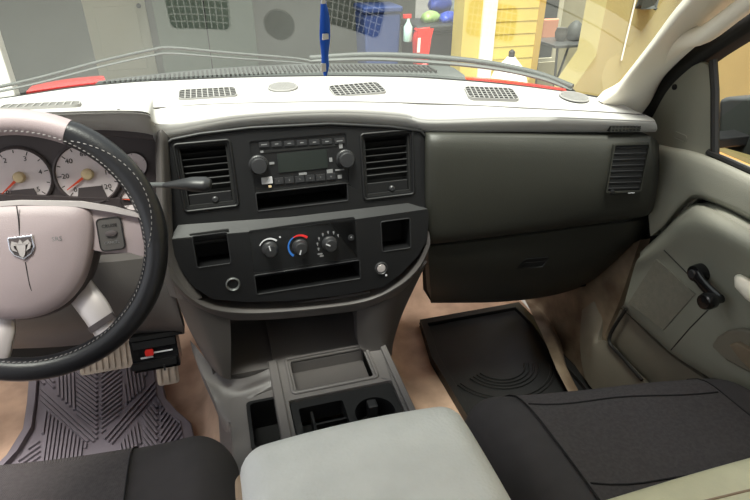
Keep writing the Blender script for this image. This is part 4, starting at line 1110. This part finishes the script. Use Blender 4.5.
# garage interior: back wall, sides, roof
b = MB().box(FACE((0, 8.6, GZ)), -6, 3.1, 0, 3.2, -.1, 0); struct(b.build('wall_garage', M['garage']))
b = MB().box(TOPF((0, 0, 2.2)), -6, 3.1, 5.7, 8.7, 0, .12); struct(b.build('roof_garage', M['garage']))
yl = 6.2
def col_at(x0, x1, y0, y1, Y):  # box in pixel extents at depth Y
    a = P(x0, y1, y=Y); c = P(x1, y0, y=Y); return a, c
# left white jamb
a = P(4, 60, y=5.7).x
b = MB().box(FACE((0, 5.7, GZ)), a-1.6, a, 0, 3.1, -.15, 0); struct(b.build('trim_6', M['white'], bevel=.01))
# interior door
a = P(91, 40, y=8.58).x; c = P(152, 40, y=8.58).x
dd = thing('interior_door', 'pale beige interior door on the far garage wall', 'door', ((a+c)/2, 8.55, GZ), kind='thing')
ff = FACE((0, 8.54, GZ))
MB().box(ff, a, c, 0, 2.05, -.04, 0).build('door_leaf', M['gdoor'], dd, bevel=.01)
for k in (0, 1):
    MB().box(ff, a+.12, c-.12, .2+k*.95, 1.0+k*.9, 0, .015).build('door_panel', M['gdoor'], dd, bevel=.008)
MB().lathe(Fr((c-.08, 8.53, GZ+1.0), UX, UZ, -UY), [(.03, -.03), (.03, .02), (.001, .05)], 14).build('door_knob', M['metal'], dd)
# grey cabinet on garage wall left & tall shelf
a = P(160, 40, y=8.3).x; c = P(255, 40, y=8.3).x
kb = thing('storage_cabinet', 'tall grey green cabinet beside the beige garage door', 'cabinet', ((a+c)/2, 8.3, GZ))
MB().box(FACE((0, 8.1, GZ)), a, c, 0, 1.95, -.42, 0).build('cabinet_body', mat('grey_green', (112, 126, 112), .6), kb, bevel=.01)
MB().box(FACE((0, 8.1, GZ)), (a+c)/2-.006, (a+c)/2+.006, .05, 1.9, 0, .004).build('door_gap', M['ink'], kb)
# bins and bags
def bin_(name, lab, px0, px1, pt, Y, mt, lid):
    a = P(px0, pt, y=Y); c = P(px1, pt, y=Y); cx = (a.x+c.x)/2; hw = (c.x-a.x)/2; H = a.z-GZ
    t = thing(name, lab, 'bin', (cx, Y, GZ))
    b = MB()
    rr = [[(cx-hw*s_, Y), (cx+hw*s_, Y), (cx+hw*s_, Y+2*hw), (cx-hw*s_, Y+2*hw)] for s_ in (.8, 1)]
    vs = [V((x, y, GZ+.03)) for x, y in rr[0]]+[V((x, y, GZ+H-.08)) for x, y in rr[1]]
    b.add(vs, [(3, 2, 1, 0), (4, 5, 6, 7), (0, 1, 5, 4), (1, 2, 6, 5), (2, 3, 7, 6), (3, 0, 4, 7)]); b.build('bin_body', M[mt], t, bevel=.03)
    MB().box(TOPF((cx, Y+hw, GZ+H-.08)), -hw*1.06, hw*1.06, -hw*1.08, hw*1.08, 0, .07).build('bin_lid', M[mt], t, bevel=.025)
    for s_ in (-1, 1): MB().lathe(Fr((cx+s_*hw*.7, Y+2*hw*.95, GZ+.1), UY, UZ, UX), [(.1, -.03), (.1, .03)], 16).build('bin_wheel', M['rubber'], t)
    return t
bin_('wheelie_bin', 'blue wheeled bin at the garage opening, left of the red sprayer', 364, 402, 6, 6.15, 'bluebin', 0)
bin_('wheelie_bin', 'black wheeled bin in front of the yellow wall, bags on its lid', 417, 466, 25, 5.9, 'blackbin', 0)
def bag(px, py, Y, r, mt, lab, sx=1.3):
    c = P(px, py, y=Y); b = MB()
    rnd = random.Random(px)
    n = 10; m_ = 16; ph = [rnd.random()*6 for _ in range(4)]
    b.v = []; 
    for i in range(n+1):
        th = math.pi*i/n
        for j in range(m_):
            a = 2*math.pi*j/m_; k = 1+.18*math.sin(3*a+ph[0])*math.sin(th)+.12*math.sin(5*a+ph[1]+th*3)
            b.v.append(c+V((r*sx*k*math.sin(th)*math.cos(a), r*k*math.sin(th)*math.sin(a), r*.8*math.cos(th)*(1+.15*math.sin(a*2+ph[2])))))
    for i in range(n):
        for j in range(m_): b.f.append((i*m_+j, (i+1)*m_+j, (i+1)*m_+(j+1) % m_, i*m_+(j+1) % m_))
    tag(b.build('plastic_bag', M[mt], smooth=70), lab, 'bag')
bag(430, 18, 6.15, .085, 'baggreen', 'pale green plastic bag at the left of the black bin lid')
bag(448, 19, 6.12, .09, 'bagblue', 'blue plastic bag in the middle of the black bin lid')
bag(459, 9, 6.45, .12, 'bag', 'white crumpled plastic bag standing behind the blue bag')
bag(439, 5, 6.45, .11, 'bagblue', 'second blue bag behind the green and blue bags')
# spray bottle and red sprayer hanging by the bins
t = thing('spray_bottle', 'pale spray bottle with red trigger in front of the blue bin', 'bottle', P(408, 30, y=5.7))
f = Fr(P(408, 30, y=5.7), UX, UY, UZ); k = f.O
MB().lathe(f, [(.04, -.11), (.045, -.10), (.045, .03), (.018, .08), (.016, .11), (.001, .11)], 16).build('bottle_body', M['bottle'], t)
MB().box(f, -.055, .03, -.015, .015, .11, .15).build('trigger_head', M['redplastic'], t, bevel=.004)
t = thing('garden_sprayer', 'red plastic can with white strip in front of the black bin', 'canister', P(425, 60, y=5.6))
f = Fr(P(424, 48, y=5.6), UX, UZ, -UY)
MB().plate(f, [(-.06, -.16), (.04, -.16), (.07, .10), (.08, .17), (-.06, .17), (-.09, .08)], [], -.10, 0).build('can_body', M['redplastic'], t, bevel=.015)
MB().plate(f, [(-.075, -.04), (-.045, -.04), (-.04, .1), (-.07, .1)], [], 0, .004).build('can_label', M['white'], t)
MB().tube([f.w(-.01, -.16, -.05), f.w(-.01, -.35, -.05), f.w(0, -.8, -.05)], .02, 8).build('can_pole', M['redplastic'], t)
# stool carrying bottle
# ---- yellow sided wall with white corner trim
YW = 5.4
def wx(px, Y=YW): return P(px, 40, y=Y).x
hs = thing('yellow_wall', 'yellow wood-sided house wall with a white corner board', 'wall', (wx(505), YW, GZ), kind='thing')
x1, x2, x3, x4 = wx(462), wx(480), wx(493), wx(540)
ff = FACE((0, YW, GZ))
MB().box(ff, x1, x4, 0, 3.1, -.25, -.02).build('wall_core', M['yellow'], hs)
MB().box(ff, x1, x2, 0, 3.1, -.02, 0).build('yellow_board', M['yellow'], hs)
MB().box(ff, x2, x3, 0, 3.1, -.02, .03).build('corner_board', M['white'], hs, bevel=.004)
M['gold'] = mat('dark_yellow_edge', (176, 146, 66), .7)
MB().box(ff, wx(534), x4, 0, 3.1, -.02, .02).build('edge_board', M['gold'], hs)
nb = 26
for i in range(nb):
    z0 = i*.12
    f2 = Fr(ff.w(0, z0, 0), ff.u, (ff.v-ff.n*.04).normalized(), (ff.n+ff.v*.04).normalized())
    MB().box(f2, x3, wx(534), 0, .123, -.012, .012).build('siding_board', M['yellow'], hs)
t = P(511, 60, y=5.1)
def rock():
    b = MB(); f = Fr((t.x, 5.1, GZ), UX, UY, UZ)
    H = P(511, 57, y=5.1).z-GZ
    b.lathe(f, [(.20, 0), (.23, .1), (.22, H*.6), (.14, H*.86), (.05, H*.98), (.04, H)], 20)
    return b
o = thing('white_sack', 'white covered post before the yellow siding', 'sack', (t.x, 5.1, GZ))
rock().build('sack_body', M['white'], o, smooth=60)
MB().lathe(Fr((t.x, 5.1, GZ+P(511, 57, y=5.1).z-GZ), UX, UY, UZ), [(.03, -.01), (.03, .05), (.01, .07)], 12).build('sack_knot', M['ink'], o)
# ---- recess with framed panel, table and clutter
YR = 6.4
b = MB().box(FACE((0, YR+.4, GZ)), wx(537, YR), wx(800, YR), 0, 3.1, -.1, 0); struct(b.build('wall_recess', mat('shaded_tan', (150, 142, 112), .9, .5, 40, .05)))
fr_ = thing('leaning_window', 'white framed window leaning right of the yellow wall', 'window frame', (wx(548, YR), YR, GZ), kind='thing')
ff = FACE((0, YR-.1, GZ)); ax, bx = P(537, 40, y=YR-.1).x, P(558, 40, y=YR-.1).x; zb = P(548, 62, y=YR-.1).z-GZ
MB().plate(ff, [(ax, zb), (bx, zb), (bx, 3), (ax, 3)], [[(ax+.05, zb+.05), (bx-.05, zb+.05), (bx-.05, 2.95), (ax+.05, 2.95)]], -.04, 0).build('frame', M['gdoor'], fr_, bevel=.006)
MB().box(ff, ax+.04, bx-.04, zb+.04, 2.96, -.03, -.02).build('pane', M['cowl'], fr_)
mz = P(548, 40, y=YR-.1).z-GZ
MB().box(ff, ax+.04, bx-.04, mz-.02, mz+.02, -.02, 0).build('crossbar', M['gdoor'], fr_)
tag(MB().box(FACE(P(551, 28, y=YR-.3)), -.1, .1, -.12, .1, -.05, 0).build('terracotta_box', mat('terracotta', (205, 140, 110), .8), bevel=.02), 'small terracotta coloured box before the leaning window', 'box')
YT = 5.6
tb = thing('patio_table', 'grey folding table with clutter right of the yellow wall', 'table', (wx(578, YT), YT, GZ))
a = P(556, 43, y=YT); c = P(599, 46, y=YT); tz = (a.z+c.z)/2
MB().box(TOPF((0, 0, tz)), a.x, c.x, YT, YT+.5, -.03, 0).build('tabletop', M['metal'], tb, bevel=.005)
for xx, dx in ((a.x+.06, .06), (c.x-.06, -.18)):
    for yy in (YT+.05, YT+.45):
        MB().tube([V((xx, yy, tz-.02)), V((xx+dx, yy, GZ))], .014, 8).build('leg', M['metal'], tb)
for i, (px, py, r, lab, mt, cat) in enumerate(((563, 38, .07, 'round grey pot at the left end of the patio table', 'junk', 'pot'), (577, 35, .095, 'large dark bundle in the middle of the patio table', 'cowl', 'bundle'), (591, 38, .07, 'small brown grey pot at the right end of the patio table', 'kick', 'pot'))):
    f = Fr((P(px, py, y=YT+.2).x, YT+.25, tz), UX, UY, UZ)
    b = MB().lathe(f, [(r*.6, 0), (r*.9, r*.5), (r, r*1.3), (r*.8, r*1.9), (r*.85, r*2.0), (r*.7, r*1.9), (r*.6, r*.3)] if i != 1 else [(r*.7, 0), (r*1.05, r*.3), (r*1.1, r*1.1), (r*.7, r*1.8), (r*.25, r*2.2), (.001, r*2.25)], 14)
    tag(b.build('plant_pot' if i != 1 else 'cloth_bundle', M[mt], smooth=50), lab, cat)
# ---- tan stucco wall with sloping end, nearer on the right
FTn = FACE((0, 4.6, 0))
a = [FTn.px(*p) for p in [(572, 90), (596, 56), (600, -60), (900, -60), (900, 300), (572, 300)]]
a = [(x, y) for x, y in a]
b = MB().plate(FTn, [(a[0][0], GZ), a[0], a[1], (a[1][0]+.03, 2.6), (6.5, 2.6), (6.5, GZ)], [], -.3, 0); struct(b.build('wall_tan', M['tan']))
b = MB().tube([FTn.w(*FTn.px(620, 60), .02), FTn.w(*FTn.px(641, -30), .02)], .008, 8); tag(b.build('cable', M['white']), 'thin white cable running up the tan stucco wall', 'cable')
lp = thing('wall_light', 'small dark light fixture high on the tan stucco wall', 'lamp', FTn.w(*FTn.px(645, 4)))
f = FTn.sub(645, 0); MB().plate(f, [(-.07, -.05), (.06, -.06), (.07, .1), (-.07, .1)], [], 0, .08).build('lamp_body', M['cowl'], lp, bevel=.02)
MB().box(f, -.04, .04, .1, .14, 0, .05).build('lamp_mount', M['metal'], lp)
# neighbour wall and boards seen through the passenger window
b = MB().box(Fr((4.2, 0, GZ), -UY, UZ, -UX), -4.6, 3, 0, 5.0, -.2, 0); struct(b.build('wall_side', M['tan']))  # extra wall height added to cut sky light from the right
b = MB().box(Fr((4.2, 0, GZ), -UY, UZ, -UX), -4.6, 3, 1.75, 1.85, 0, .08); struct(b.build('trim_7', M['white']))
dk = thing('wood_deck', 'orange brown wooden boards on the ground outside the passenger window', 'deck', (3.0, 2.2, GZ))
for i in range(12):
    f = TOPF((1.9+i*.16, 2.0, GZ)); MB().box(f, 0, .15, -2.2, 2.3, 0, .35).build('deck_board', M['wood'], dk, bevel=.006)

for o in bpy.data.objects:
    if o.parent is None:
        k = o.name.split('.')[0]
        g = {'plastic_bag': 'plastic bags on the black bin', 'wheelie_bin': 'wheeled bins at the garage', 'front_seat_cushion': 'front seats',
             'windshield_wiper': 'windshield wipers', 'plant_pot': 'pots on the patio table'}.get(k)
        if g: o['group'] = g
